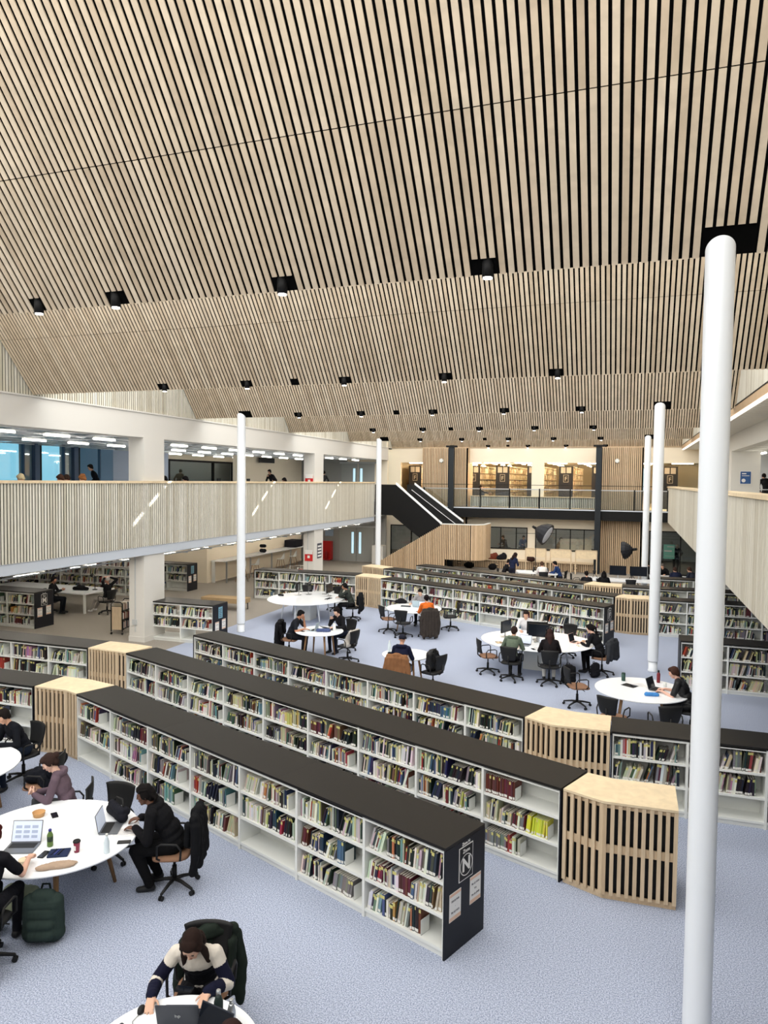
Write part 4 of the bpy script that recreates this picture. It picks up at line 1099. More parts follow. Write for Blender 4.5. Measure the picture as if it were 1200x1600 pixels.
    for k, s_ in enumerate((1, -1)):
        S = sh[k]; El, W = ik(S, hs[k], .28, .25, (s_ * .55, -.35, -.8)); ends.append((El, W))
        t = 'top'
        if stripe:
            m1 = S.lerp(El, .35); m2 = El.lerp(W, .12); m3 = El.lerp(W, .42)
            pr += [('c', S, m1, .062 * b, .058 * b, 'top'), ('c', m1, El, .058 * b, .056 * b, 'stripe'), ('c', El, m3, .056 * b, .054 * b, 'top'), ('c', m3, W, .055 * b, .045 * b, 'stripe')]
        elif short:
            m1 = S.lerp(El, .75); pr += [('c', S, m1, .058 * b, .054 * b, 'top'), ('c', m1, El, .040, .038, 'skin'), ('c', El, W, .038, .026, 'skin')]
        else: pr += [('c', S, El, .058 * b, .050 * b, 'top'), ('c', El, W, .049 * b, .036 * b, 'top')]
        f = (W - El).normalized() if not handdir else V(handdir[k])
        if hs[k][2] < .85 and not st and not handdir: f = V((f.x * .6, f.y + .2, -.05)).normalized()
        hand(pr, W + f * .012, f, V((0, 0, -1)) if not phones else V((-s_, .2, .3)), -s_, curl, 1, .0085 if vx < .01 else .011)
    mats = dict(top=cmat(top), pants=cmat(pants), skin=skinmat(skin), shoe=cmat(shoes, False))
    if stripe: mats['stripe'] = cmat(stripe)
    post = None
    if stripe:
        tor = [i for i, p in enumerate(pr) if p[0] == 'e' and p[-1] == 'top']
        def post(c, idx, ti, tags):
            t = (c - np.array(P)) @ np.array((A + B).normalized()); isT = np.isin(idx, tor)
            ti = ti.copy(); ti[isT & (t > .10) & (t < .36)] = len(tags); return ti, [cmat((14, 14, 18))]
    me = blob(pr, vx, mats, 'person', 2 if vx < .012 else 1, wr=.006 if vx < .012 else .004, wscale=11, postag=post)
    o = bpy.data.objects.new('person', me); COL.objects.link(o); o.location = (*loc, z0); o.rotation_euler = (0, 0, rz); o.scale = (sc, sc, sc)
    tag(o, label, cat, group)
    hm = hair_geo(hair, HM, .007 if vx < .012 else .013, {'h': cmat(hairc)})
    ho = bpy.data.objects.new('hair' if hair not in ('cap',) else 'cap', hm); COL.objects.link(ho); ho.parent = o
    if vx < .012:
        m = MB()
        for s_ in (1, -1):
            m.ell((0, 0, 0), (.013, .006, .0035), 10, 0, HM @ Matrix.Translation((.030 * s_, .086, .008)))
            m.add([HM @ V((.030 * s_ + dx, .0915 - abs(dx) * .3, .026 + dz)) for dx, dz in ((-.017, -.003), (.017, -.003), (.014, .004), (-.014, .004))], [(0, 1, 2, 3)], 0)
        m.ell((0, 0, 0), (.020, .006, .0055), 10, 1, HM @ Matrix.Translation((0, .0915, -.050)))
        m.build('face_features', [cmat(tuple(max(0, int(v * .35)) for v in skin), False), cmat((min(255, int(skin[0] * .8)), int(skin[1] * .62), int(skin[2] * .62)), False)], o)
    return o
def skinmat(rgb):
    n = 'skin_%d_%d_%d' % rgb
    if n not in MATS:
        mat(n, rgb, .5, spec=.35, var=.05, scale=20); b = MATS[n].node_tree.nodes['Principled BSDF']; b.inputs['Subsurface Weight'].default_value = .08; b.inputs['Subsurface Scale'].default_value = .01
    return n
def coat(x, y, rz, label, rgb, z=0, long_=.3, vx=.014, cat='coat', name='jacket', puffy=0, sleeves=True):
    """coat hung over the back of an office chair standing at x, y"""
    pr = []; I = Matrix.Identity(4); t = 't'
    for i in range(5):
        u = -1 + i / 2; pr.append(('c', (u * .17, -.31, .90 - abs(u) * .02), (u * .20, -.33, long_ + .04 * (i % 2)), .05, .055, t))
    pr += [('c', (-.2, -.27, .93), (.2, -.27, .93), .05, .05, t), ('c', (-.19, -.20, .86), (-.17, -.19, .62), .04, .04, t), ('c', (.19, -.20, .86), (.17, -.19, .62), .04, .04, t), ('e', (0, -.28, .96), (.11, .06, .05), I, t)]
    if sleeves:
        for s_ in (1, -1): pr += [('c', (.23 * s_, -.29, .86), (.29 * s_, -.30, .55), .055, .05, t), ('c', (.29 * s_, -.30, .55), (.27 * s_, -.27, max(.16, long_ - .08)), .05, .042, t)]
    me = blob(pr, vx, {t: cmat(rgb)}, name, 2, wr=.014, wscale=8)
    o = bpy.data.objects.new(name, me); COL.objects.link(o); o.location = (x, y, z); o.rotation_euler = (0, 0, rz)
    return tag(o, label, cat)
def lump(nm, x, y, z, rz, prims, rgb, label, cat, vx=.012, wr=.008, ws=9, extra=None):
    me = blob([p[:-1] + ('t',) if p[-1] == 't' else p for p in prims], vx, {'t': cmat(rgb)}, nm, 2, wr=wr, wscale=ws)
    o = bpy.data.objects.new(nm, me); COL.objects.link(o); o.location = (x, y, z); o.rotation_euler = (0, 0, rz)
    return tag(o, label, cat)
I4 = Matrix.Identity(4)
def backpack(x, y, z, rz, rgb, label, tilt=0, s=1, vx=.01):
    pr = [('c', (-.10 * s, 0, .10 * s), (.10 * s, 0, .10 * s), .09 * s, .09 * s, 't'), ('c', (-.10 * s, 0, .36 * s), (.10 * s, 0, .36 * s), .08 * s, .08 * s, 't'), ('c', (-.11 * s, 0, .1 * s), (-.11 * s, 0, .38 * s), .075 * s, .07 * s, 't'),
          ('c', (.11 * s, 0, .1 * s), (.11 * s, 0, .38 * s), .075 * s, .07 * s, 't'), ('c', (-.07 * s, -.08 * s, .12 * s), (.07 * s, -.08 * s, .12 * s), .06 * s, .06 * s, 't'), ('c', (-.07 * s, -.08 * s, .2 * s), (.07 * s, -.08 * s, .2 * s), .05 * s, .05 * s, 't')]
    pr += [('c', (-.07 * s, 0, .2 * s), (.07 * s, 0, .2 * s), .095 * s, .095 * s, 't'), ('c', (-.07 * s, -.01, .28 * s), (.07 * s, -.01, .28 * s), .09 * s, .09 * s, 't'), ('c', (-.05 * s, 0, .42 * s), (.05 * s, 0, .42 * s), .065 * s, .065 * s, 't')]
    o = lump('backpack', x, y, z, rz, pr, rgb, label, 'backpack', vx, .006)
    dk = cmat(tuple(int(v * .6) for v in rgb))
    MB().tube([(-.05 * s, .06 * s, .42 * s), (-.03 * s, .07 * s, .5 * s), (.03 * s, .07 * s, .5 * s), (.05 * s, .06 * s, .42 * s)], .01 * s, 6).build('grab_handle', dk, o)
    for s_ in (1, -1): MB().tube([(.08 * s_ * s, .08 * s, .40 * s), (.10 * s_ * s, .15 * s, .28 * s), (.12 * s_ * s, .14 * s, .12 * s), (.11 * s_ * s, .08 * s, .06 * s)], .014 * s, 6).build('strap', dk, o)
    if tilt: o.rotation_euler = (tilt, 0, rz)
    return o
# ------------------------------------------------------------------ small things on the tables
TT = .742
def laptop(x, y, rz, label, w_=.32, d=.22, open_=105, body='laptop_grey', scr='screen', lidlogo=None, z=TT, glow=None):
    """local: user sits at -y looking towards +y; screen hinge at +y"""
    e = empty('laptop', (x, y, z), rz, label, 'laptop')
    MB().rbox(-w_ / 2, w_ / 2, -d / 2, d / 2, 0, .014, .01).build('base', body, e)
    MB().box(-w_ * .43, w_ * .43, -d * .05, d * .42, .014, .0155).build('keyboard', 'black', e)
    M = Matrix.Translation((0, d / 2, .012)) @ Matrix.Rotation(math.radians(open_ - 90), 4, 'X').inverted()
    l = MB().rbox(-w_ / 2, w_ / 2, -.004, .004, 0, d, .002, M=M); 
    lid = MB().box(-w_ / 2, w_ / 2, -.004, .004, 0, d, M=M).build('lid', body, e)
    sm = MB().box(-w_ / 2 + .008, w_ / 2 - .008, -.006, -.004, .012, d - .008, 0, M=M)
    if glow:
        for i in range(9): sm.box(-w_ * .38 + (i % 3) * w_ * .27, -w_ * .38 + (i % 3) * w_ * .27 + w_ * .2, -.007, -.006, d * .2 + (i // 3) * d * .22, d * .2 + (i // 3) * d * .22 + d * .13, 1, M=M)
    sm.build('screen', [scr, 'screen_text'], lid)
    if lidlogo:
        m = MB(); text_mesh(lidlogo, .045, M @ Matrix.Translation((0, .005, d * .5)) @ Matrix.Rotation(PI, 4, 'Z') @ Matrix.Rotation(PI / 2, 4, 'X'), m); m.build('lid_logo', 'silver', lid)
    return e
mat('laptop_grey', (120, 124, 130), .35, metal=.6); mat('laptop_dark', (52, 56, 66), .4, metal=.3); mat('laptop_pale', (178, 196, 206), .35, metal=.3); mat('laptop_pink', (226, 190, 180), .4, metal=.2)
mat('screen_text', (170, 182, 206), .4, emit=.15)
def monitor(x, y, rz, label, w_=.54, h=.32, z=TT, two=False, col='screen'):
    """faces local -y"""
    e = empty('monitor', (x, y, z), rz, label, 'monitor')
    MB().rbox(-.12, .12, -.09, .09, 0, .012, .02).build('foot', 'silver', e)
    MB().box(-.02, .02, .01, .035, .01, .40).build('stand_column', 'silver', e)
    p = MB().box(-w_ / 2, w_ / 2, -.025, .01, .14, .14 + h).build('screen_housing', 'black', e)
    MB().box(-w_ / 2 + .01, w_ / 2 - .01, -.028, -.025, .155, .13 + h).build('screen', col, p)
    return e
def phone(x, y, rz, label, z=TT, c='black'):
    o = MB().rbox(-.037, .037, -.075, .075, 0, .008, .01).build('phone', c, None, (x, y, z), rz, label=label, cat='phone')
    MB().box(-.033, .033, -.069, .069, .008, .0088).build('screen', 'screen', o); return o
def bottle(x, y, label, prof, body, cap_, zc, rcap=.015, z=TT, hcap=.02, label_band=None):
    e = MB().lathe(prof, 24).build('bottle', body, None, (x, y, z), label=label, cat='bottle')
    MB().lathe([(rcap, zc), (rcap, zc + hcap), (rcap * .8, zc + hcap + .004)], 20).build('cap', cap_, e)
    if label_band: MB().lathe([(label_band[0], label_band[1]), (label_band[0], label_band[2])], 24).build('wrap_label', label_band[3], e)
    return e
def paper(x, y, rz, label, w_=.21, h=.297, c='paper', z=TT, nm='paper_sheet', lines=True, cat='paper'):
    o = MB().box(-w_ / 2, w_ / 2, -h / 2, h / 2, 0, .002).build(nm, c, None, (x, y, z), rz, label=label, cat=cat)
    if lines:
        m = MB()
        for i in range(9): m.box(-w_ * .4, w_ * (.4 - .2 * (i % 3 == 2)), h * .38 - i * h * .09, h * .38 - i * h * .09 + .006, .002, .0024)
        m.build('printed_text', 'ink_pale', o)
    return o
mat('ink_pale', (150, 152, 162), .8)
mat('clear_plastic', (214, 226, 232), .1, spec=.6)
# ------------------------------------------------------------------ study tables, nearest first
T1 = (-3.10, 4.38); T2 = (-6.42, 6.75); T3 = (-9.32, 7.88); T4 = (-10.95, 23.6); T5 = (-8.22, 18.62); T6 = (-6.78, 23.15); T7 = (-5.12, 16.88); T8 = (-2.30, 19.65); T9 = (.31, 15.75)
table(*T1, .66, .66, 'round white table at the very bottom, in front of the woman in the striped jumper')
table(*T2, 1.0, .95, 'round white table with oak legs beside the nearest bookcase row, crowded with belongings', splay=.16)
table(*T3, .9, .9, 'round white table cut off by the left edge, near the left corner cabinet')
table(*T4, 1.35, 1.5, 'large oval white table with white legs and two monitors, near the left far row', legs='table_white', nleg=6, box=True)
table(*T5, .68, .68, 'small round white table with a crumpled blue bag on it', splay=.1)
table(*T6, .93, .93, 'round white table between the person in orange and the bookcase row')
table(*T7, .60, .60, 'small round white table in front of the person in the navy hoodie')
table(*T8, 1.5, 1.3, 'large oval white table with white legs and back-to-back monitors in the middle', legs='table_white', nleg=5, rz=-.1, box=True)
table(*T9, .93, .93, 'round white table with a red bottle, beside the big white column')

OG = 'office chairs around the study tables'
# bottom table: woman in the striped jumper
rz = aim((-3.47, 5.36), (-3.16, 4.5))
chair(-3.50, 5.42, rz, 'black office chair under the woman in the striped jumper', True)
coat(-3.42, 5.47, rz + .3, 'dark green padded coat on the chair of the woman in the striped jumper', (32, 40, 34), long_=.30, vx=.012, z=-.13)
person((-3.47, 5.36), rz, 'woman in a cream and navy striped jumper typing on a laptop', lean=22, bow=14, headp=38, heady=-6, hands=((.30, .46, .785), (-.15, .42, .79)), top=(214, 206, 194), stripe=(22, 24, 44), pants=(24, 24, 28),
       skin=(214, 172, 148), hairc=(38, 26, 22), hair='longfront', vx=.0075, curl=.35, handdir=((-.15, 1, -.12), (.2, 1, -.12)))
laptop(-3.255, 4.76, rz, 'dark grey laptop with silver lid logo under her hands', .33, .22, 108, 'laptop_dark', lidlogo='hp')
phone(-3.42, 5.02, rz + 1.4, 'black tablet phone at the edge of the bottom table, by her waist', c='black')
e = MB().lathe([(.02, 0), (.036, .004), (.034, .02), (.02, .034), (.004, .038)], 20, sx=.8, sy=1.4).build('computer_mouse', 'black', None, (-3.60, 4.70, TT), rz, label='black computer mouse under the striped-jumper woman\'s hand', cat='mouse')
MB().tube([(0, .05, .01), (.03, .12, .006), (.0, .2, .006), (-.12, .27, .006)], .0025, 5).build('cable', 'black', e)
bottle(-2.955, 4.80, 'dark green steel bottle with silver cap on the bottom table', [(.034, 0), (.036, .01), (.036, .17), (.024, .21), (.018, .225)], cmat((30, 44, 42), False), 'silver', .225, .018, hcap=.035)
bottle(-2.84, 4.80, 'brushed silver steel bottle on the bottom table, right of the green one', [(.032, 0), (.034, .01), (.034, .12), (.022, .17), (.016, .185)], 'silver', 'silver', .185, .017, hcap=.03)
laptop(-2.93, 4.52, rz + PI - .5, 'dark laptop half out of view at the bottom edge', .31, .21, 115, 'laptop_dark')
laptop(-3.60, 4.38, rz + .9, 'black folder-like tablet at the bottom left of the bottom table', .26, .2, 178, 'laptop_dark')
rz6 = aim((-2.30, 4.0), (-2.75, 4.45))
chair(-2.22, 3.94, rz6, 'office chair at the bottom edge under the dark-haired person', False)
person((-2.30, 4.02), rz6, 'person whose dark hair just shows at the bottom edge', lean=16, headp=20, hairc=(44, 28, 26), hair='long', vx=.012)

# big crowded table
rz = aim((-5.16, 7.40), (-6.1, 7.0))
chair(-5.16, 7.38, rz, 'black office chair under the person with braided hair', True)
coat(-5.16, 7.38, rz, 'black shiny coat over the back of the braided person\'s chair', (16, 17, 20), long_=.40, vx=.012)
person((-5.20, 7.38), rz, 'person in a black hoodie with tied braids leaning at the table', lean=22, bow=14, headp=14, hands=((.16, .40, .80), (-.12, .40, .80)), top=(17, 17, 20), pants=(15, 15, 17), skin=(98, 66, 50), hairc=(20, 17, 17), hair='braids', hood=True, vx=.0085, bulk=1.22,
       knees=(((.13, .40, .53), (.16, .20, .10)), ((-.13, .40, .53), (-.10, .24, .10))))
rz = aim((-7.05, 7.66), (-8.3, 6.9))
chair(-7.02, 7.68, rz, 'office chair under the woman in the mauve hoodie', False)
person((-7.05, 7.64), rz, 'woman in a mauve hoodie with a hair bun looking at her hands', lean=8, bow=12, headp=34, heady=8, hands=((.05, .36, .80), (-.04, .37, .80)), top=(98, 82, 92), pants=(70, 72, 74), skin=(218, 178, 158), hairc=(52, 38, 34), hair='bun', hood=True, vx=.0075,
       handdir=((-.5, .6, .35), (.5, .6, .35)), phones=True, knees=(((.10, .38, .66), (.12, .40, .22)), ((-.10, .40, .60), (-.12, .36, .12))), curl=.8)
rz = aim((-6.12, 5.62), (-6.35, 6.4))
chair(-6.14, 5.50, rz, 'office chair at the left edge with a black coat on it', False)
coat(-6.14, 5.50, rz, 'long black coat hanging off the chair at the left edge', (20, 22, 28), long_=.12, vx=.012)
person((-6.20, 5.60), rz, 'person with dark red hair in a black t-shirt eating at a laptop', lean=8, bow=8, headp=16, hands=((.22, .43, .84), (-.16, .42, .80)), top=(20, 20, 25), pants=(24, 24, 30), skin=(216, 172, 150), hairc=(72, 26, 26), hair='short', short=True, vx=.0085, curl=.9)
chair(-6.36, 7.66, aim((-6.36, 7.66), (-6.3, 6.5)), 'empty black office chair behind the crowded table, between two sitters', False)
laptop(-6.50, 6.36, aim((-6.2, 5.6), (-6.5, 6.36)) , 'open silver laptop showing documents on the crowded table', .34, .24, 108, 'laptop_grey', 'screen_on', glow=True)
laptop(-5.86, 7.10, aim((-5.2, 7.38), (-5.9, 7.06)), 'grey laptop turned to the braided person', .31, .22, 100, 'laptop_grey', 'screen_on')
paper(-5.66, 7.08, .5, 'open printed booklet beside the braided person\'s laptop', .30, .21, nm='booklet')
MB().lathe([(.062, 0), (.075, .05), (.078, .056), (.072, .056), (.058, .008)], 28).build('food_bowl', cmat((196, 152, 104)), None, (-6.93, 7.06, TT), label='brown cardboard food bowl on the crowded table', cat='bowl')
MB().lathe([(.045, 0), (.058, .045), (.06, .048), (.052, .04)], 24).build('food_bowl', cmat((222, 206, 176)), None, (-6.22, 6.12, TT), label='small pale tub held beside the silver laptop', cat='bowl')
phone(-6.76, 7.14, .9, 'phone lying alone by the cardboard bowl')
phone(-5.50, 6.88, -1.1, 'black phone near the right rim of the crowded table, on its charging cable')
phone(-6.16, 6.34, .2, 'phone lying beside the silver laptop\'s right edge')
bottle(-6.24, 6.52, 'green smoothie bottle with a blue cap', [(.030, 0), (.033, .01), (.033, .13), (.018, .165), (.016, .175)], cmat((96, 122, 62), False), cmat((40, 44, 120), False), .175, .018, label_band=(.0335, .06, .12, cmat((40, 60, 40), False)))
e = MB().lathe([(.028, 0), (.036, .10), (.040, .115)], 28).build('coffee_cup', cmat((140, 44, 70), False), None, (-5.86, 6.52, TT), label='dark red paper coffee cup with a black lid', cat='cup')
MB().lathe([(.042, .115), (.042, .125), (.036, .135), (.034, .128)], 28).build('lid', 'black', e)
MB().box(-.012, .016, -.04, -.034, .03, .08).build('printed_logo', 'paper', e)
bottle(-5.53, 6.62, 'clear plastic water bottle with a white cap on the crowded table', [(.030, 0), (.033, .015), (.031, .07), (.033, .12), (.015, .18), (.013, .195)], 'clear_plastic', 'white_metal', .195, .014)
o = MB().rbox(-.11, .11, -.09, .09, 0, .014, .01).build('notebook', cmat((38, 48, 76)), None, (-6.02, 6.42, TT), .5, label='navy notebook with pens lying on it', cat='notebook')
for i, c in enumerate(((30, 34, 70), (60, 70, 150), (20, 20, 24))):
    MB().cyl((-.07 + i * .04, -.06, .02), (-.05 + i * .04, .07, .02), .005, n=8).build('pen', cmat(c, False), None, (-6.02, 6.42, TT), .4, label=['navy pen', 'blue pen', 'black pen'][i] + ' lying on the navy notebook', cat='pen')
lump('paper_bag', -5.83, 6.17, TT, .55, [('e', (0, 0, .02), (.2, .05, .03), I4, 't'), ('e', (.05, .05, .015), (.17, .05, .02), I4, 't'), ('e', (-.12, -.02, .02), (.09, .04, .025), I4, 't')], (170, 148, 128), 'crumpled brown paper bakery bag near the table edge', 'bag', .008, .006, 18)
o = lump('handbag', -5.99, 7.36, TT, -.5, [('c', (-.17, 0, .06), (.17, 0, .06), .065, .065, 't'), ('c', (-.15, 0, .13), (.15, 0, .12), .05, .05, 't'), ('e', (.1, .05, .1), (.09, .07, .06), I4, 't')], (26, 27, 34), 'black bag lying on the crowded table before the braided person', 'bag', .01, .006)
MB().tube([(-.15, .02, .14), (-.1, .04, .22), (.05, .05, .24), (.13, .03, .15)], .009, 6).build('strap', 'black', o)
backpack(-5.86, 6.02, 0, .4, (44, 56, 52), 'dark green backpack standing on the carpet by the oak table leg', s=1.18)
o = lump('tote_bag', -6.42, 6.28, 0, .2, [('c', (-.12, 0, .12), (.12, 0, .12), .12, .12, 't'), ('c', (-.12, 0, .28), (.12, 0, .28), .09, .09, 't'), ('e', (.2, .1, .12), (.14, .12, .12), I4, 't')], (142, 148, 122), 'pale green and beige carrier bag under the crowded table', 'bag', .014, .015, 7)

# table cut off at the left edge
rz = aim((-9.0, 9.0), T3)
chair(-9.32, 9.18, rz, 'office chair at the left-edge table under the person in black', False)
person((-9.30, 9.12), rz, 'person in a black top with white marks at the left-edge table', lean=20, headp=25, top=(20, 22, 28), pants=(26, 34, 48), hair='short', vx=.012)
rz = aim((-8.2, 8.35), T3)
chair(-8.15, 8.38, rz, 'office chair loaded with a black coat at the left-edge table', True)
lump('jacket', -8.15, 8.38, .46, rz, [('c', (-.17, -.15, .08), (.17, .12, .08), .11, .1, 't'), ('c', (-.2, -.2, .25), (.2, -.2, .3), .08, .09, 't'), ('c', (.0, -.2, .12), (.0, .15, .10), .14, .1, 't')], (16, 18, 25), 'black coat heaped over chair arms beside the left-edge table', 'coat', .012, .014, 8)
paper(-8.86, 7.98, .3, 'white paper on the left-edge table', .15, .2)
phone(-8.72, 7.92, .9, 'dark phone on the left-edge table')

# far left monitor table
rz = aim((-9.30, 23.95), T4)
chair(-9.28, 23.95, rz, 'office chair under the man at the monitor table', False)
coat(-9.28, 23.95, rz, 'black jacket on the chair of the man at the monitor table', (22, 23, 26), long_=.4)
person((-9.36, 23.95), rz, 'man in a dark olive sweater with hand to face at the monitor table', lean=16, headp=10, hands=((.12, .42, .80), (-.05, .30, 1.10)), top=(50, 54, 50), pants=(20, 20, 22), skin=(160, 116, 90), hairc=(20, 18, 18))
monitor(-11.5, 24.1, -1.4, 'black monitor on the left side of the big oval table')
monitor(-11.2, 24.4, 1.75, 'second black monitor back to back on the left of the oval table', .5)
monitor(-10.35, 24.3, 1.6, 'black monitor in front of the man in olive')
monitor(-10.7, 24.7, -1.2, 'monitor seen from behind at the far side of the oval table', .5)
lump('keyboard', -10.1, 23.75, TT, 1.5, [('c', (-.2, 0, .01), (.2, 0, .01), .014, .014, 't'), ('c', (-.2, .08, .01), (.2, .08, .01), .014, .014, 't')], (24, 24, 26), 'black keyboard pulled aside at the oval monitor table', 'keyboard', .01, 0)
lump('glasses_case', -12.0, 23.7, TT, 0, [('c', (-.08, 0, .03), (.08, 0, .03), .04, .04, 't')], (30, 30, 32), 'black case on the left rim of the monitor table', 'case', .012, 0)
chair(-11.7, 25.35, aim((-11.7, 25.35), T4), 'empty office chair half hidden behind the left of the monitor table')
chair(-10.6, 25.45, aim((-10.6, 25.45), T4), 'empty office chair behind the centre of the monitor table')

# small table with the pair
rz = aim((-9.05, 18.5), T5)
chair(-9.1, 18.5, rz, 'office chair under the young man with the pale laptop', True)
coat(-9.1, 18.5, rz, 'black coat bulging on the chair of the young man with pale laptop', (20, 20, 23), long_=.2)
person((-9.02, 18.5), rz, 'young man in a black top with lanyard at the pale laptop', lean=18, headp=24, hands=((.15, .42, .80), (-.06, .34, 1.02)), top=(30, 32, 38), pants=(22, 22, 26), skin=(178, 126, 98), hairc=(16, 15, 16), short=True)
rz = aim((-7.85, 19.45), T5)
chair(-7.78, 19.5, rz, 'office chair under the woman with raised dark hair', False)
person((-7.85, 19.42), rz, 'woman in black with dark tied-up hair writing at the small table', lean=14, headp=22, hands=((.1, .36, .98), (-.12, .40, .80)), top=(24, 24, 28), pants=(22, 26, 40), skin=(222, 182, 162), hairc=(24, 18, 18), hair='topbun')
rz = aim((-7.25, 18.35), T5)
chair(-7.25, 18.35, rz, 'office chair piled with a pale grey coat', False)
lump('jacket', -7.25, 18.35, .46, rz, [('c', (-.15, -.1, .06), (.15, .12, .05), .09, .09, 't'), ('c', (-.17, -.22, .40), (.17, -.22, .42), .05, .05, 't'), ('c', (-.1, -.2, .38), (.0, .0, .1), .08, .1, 't'), ('c', (.1, -.22, .4), (.12, .0, .1), .07, .1, 't')], (172, 166, 158), 'pale grey coat slumped on the chair right of the small table', 'coat', .014, .014, 8)
laptop(-8.42, 18.58, aim((-9.02, 18.5), (-8.42, 18.55)), 'pale blue laptop open at the small round table', .33, .23, 105, 'laptop_pale')
laptop(-8.02, 18.92, aim((-7.85, 19.4), (-8.02, 18.92)), 'grey laptop lid facing away beside the crumpled blue bag', .30, .21, 150, 'laptop_grey')
lump('pencil_bag', -8.05, 18.5, TT, .2, [('c', (-.15, 0, .04), (.13, .03, .04), .05, .05, 't'), ('c', (-.1, .08, .03), (.15, .09, .03), .045, .045, 't')], (72, 84, 122), 'crumpled blue bag on the small round table', 'bag', .012, .012, 14)
bottle(-7.83, 18.78, 'white tumbler on the small round table', [(.035, 0), (.04, .01), (.042, .18)], 'white_metal', 'white_metal', .18, .038)
phone(-8.62, 18.35, 1.2, 'black phone on the left rim of the small round table')

# round table with the person in orange
rz = aim((-6.78, 24.25), T6)
chair(-6.78, 24.3, rz, 'office chair mostly hidden behind the person in grey')
person((-6.78, 24.2), rz, 'person in a light grey top facing the viewer at the round table', lean=22, headp=22, hands=((.30, .42, .78), (-.28, .42, .78)), top=(150, 148, 150), pants=(30, 30, 36), skin=(216, 176, 154), hairc=(22, 18, 18), bulk=1.05)
rz = aim((-6.02, 22.2), (-6.55, 23.2))
chair(-6.02, 22.2, rz, 'office chair under the person in orange')
coat(-6.02, 22.2, rz, 'long dark grey quilted coat over the orange person\'s chair', (58, 52, 48), long_=.10)
person((-6.06, 22.28), rz, 'person in an orange top seen from behind at the round table', lean=14, headp=14, hands=((.12, .42, .80), (-.12, .42, .80)), top=(206, 104, 40), pants=(30, 30, 32), skin=(206, 160, 130), hairc=(26, 18, 20), hair='bun')
chair(-7.45, 22.45, aim((-7.45, 22.45), T6), 'empty office chair with tan seat left of the orange person\'s table', True)
chair(-6.78, 21.95, aim((-6.78, 21.95), T6), 'empty black office chair centred in front of the orange person\'s table', False)
chair(-5.62, 23.6, aim((-5.62, 23.6), T6), 'empty black office chair right of the orange person, by the bookcase', False)
laptop(-6.72, 23.45, aim((-6.78, 24.2), (-6.72, 23.45)), 'blue-grey laptop before the person in grey', .33, .23, 112, 'laptop_pale')
laptop(-6.35, 22.95, aim((-6.06, 22.3), (-6.35, 22.95)), 'dark grey laptop before the person in orange', .33, .24, 105, 'laptop_dark', 'screen_on')
lump('laptop_sleeve', -7.1, 23.25, TT, .1, [('c', (-.16, 0, .012), (.16, 0, .012), .016, .016, 't'), ('c', (-.16, .1, .012), (.16, .1, .012), .016, .016, 't')], (50, 56, 62), 'dark laptop sleeve flat on the orange person\'s table', 'sleeve', .012, 0)
lump('rucksack', -7.45, 23.85, .74, .3, [('c', (-.15, 0, .06), (.15, 0, .06), .06, .06, 't'), ('e', (0, 0, .1), (.14, .09, .08), I4, 't')], (26, 26, 30), 'black bag on the rim of the orange person\'s table', 'bag', .014, .01)
phone(-6.45, 22.5, .9, 'phone beside the dark grey laptop')

# navy hoodie at the little table
rz = aim((-5.05, 16.12), T7)
chair(-5.05, 16.1, rz, 'office chair under the person in the navy hoodie')
coat(-5.05, 16.1, rz, 'tan brown corduroy coat over the navy hoodie person\'s chair', (132, 92, 62), long_=.28)
person((-5.05, 16.2), rz, 'person in a navy hoodie and cap seen from behind', lean=8, headp=16, hands=((.14, .36, .80), (-.10, .36, .80)), top=(24, 28, 50), pants=(24, 26, 38), skin=(196, 150, 124), hairc=(34, 36, 48), hair='cap', hood=True)
rz = aim((-4.35, 16.55), T7)
chair(-4.35, 16.55, rz, 'office chair holding a shiny black bag')
backpack(-4.38, 16.60, .46, rz + PI, (22, 22, 24), 'shiny black backpack on the chair right of the navy hoodie', s=1.1, vx=.013)
bottle(-5.55, 16.85, 'clear water bottle on the little table behind the navy hoodie', [(.036, 0), (.04, .02), (.038, .1), (.04, .2), (.016, .27), (.014, .28)], 'clear_plastic', 'white_metal', .28, .015)
lump('headphones', -5.45, 16.72, TT, .2, [('c', (-.07, 0, .03), (.07, 0, .03), .03, .03, 't'), ('e', (.1, 0, .04), (.04, .05, .04), I4, 't')], (26, 26, 30), 'black headphones beside the clear bottle', 'headphones', .012, 0)

# big central table
rz = aim((-2.75, 18.2), (-2.6, 19.6))
chair(-2.75, 18.15, rz, 'office chair under the person in the green hoodie', False)
person((-2.75, 18.22), rz, 'person in a green and beige hoodie seen from behind', lean=16, headp=16, hands=((.12, .42, .79), (-.2, .42, .79)), top=(98, 110, 94), pants=(26, 26, 30), skin=(204, 158, 134), hairc=(46, 34, 30), hood=True)
rz = aim((-1.80, 18.15), (-2.0, 19.6))
chair(-1.80, 18.1, rz, 'office chair under the person in the black and red top', False)
person((-1.80, 18.18), rz, 'long-haired person with headphones in a black and red top', lean=12, headp=18, hands=((.14, .42, .79), (-.14, .42, .79)), top=(28, 24, 26), pants=(196, 194, 190), skin=(214, 170, 150), hairc=(52, 34, 32), hair='long')
m = MB(); m.tube([(-.09, 0, .0), (-.085, 0, .08), (0, 0, .125), (.085, 0, .08), (.09, 0, 0)], .012, 8).cyl((-.1, 0, -.02), (-.075, 0, -.02), .035).cyl((.1, 0, -.02), (.075, 0, -.02), .035)
m.build('headphones', 'black', None, (-1.83, 18.36, 1.26), rz, label='black headphones worn by the black and red top person', cat='headphones')
rz = aim((-.62, 19.5), (-1.6, 19.9))
chair(-.60, 19.5, rz, 'office chair with tan seat under the person with the pink laptop', True)
coat(-.60, 19.5, rz, 'dark grey jacket on the pink laptop person\'s chair', (52, 54, 58), long_=.5)
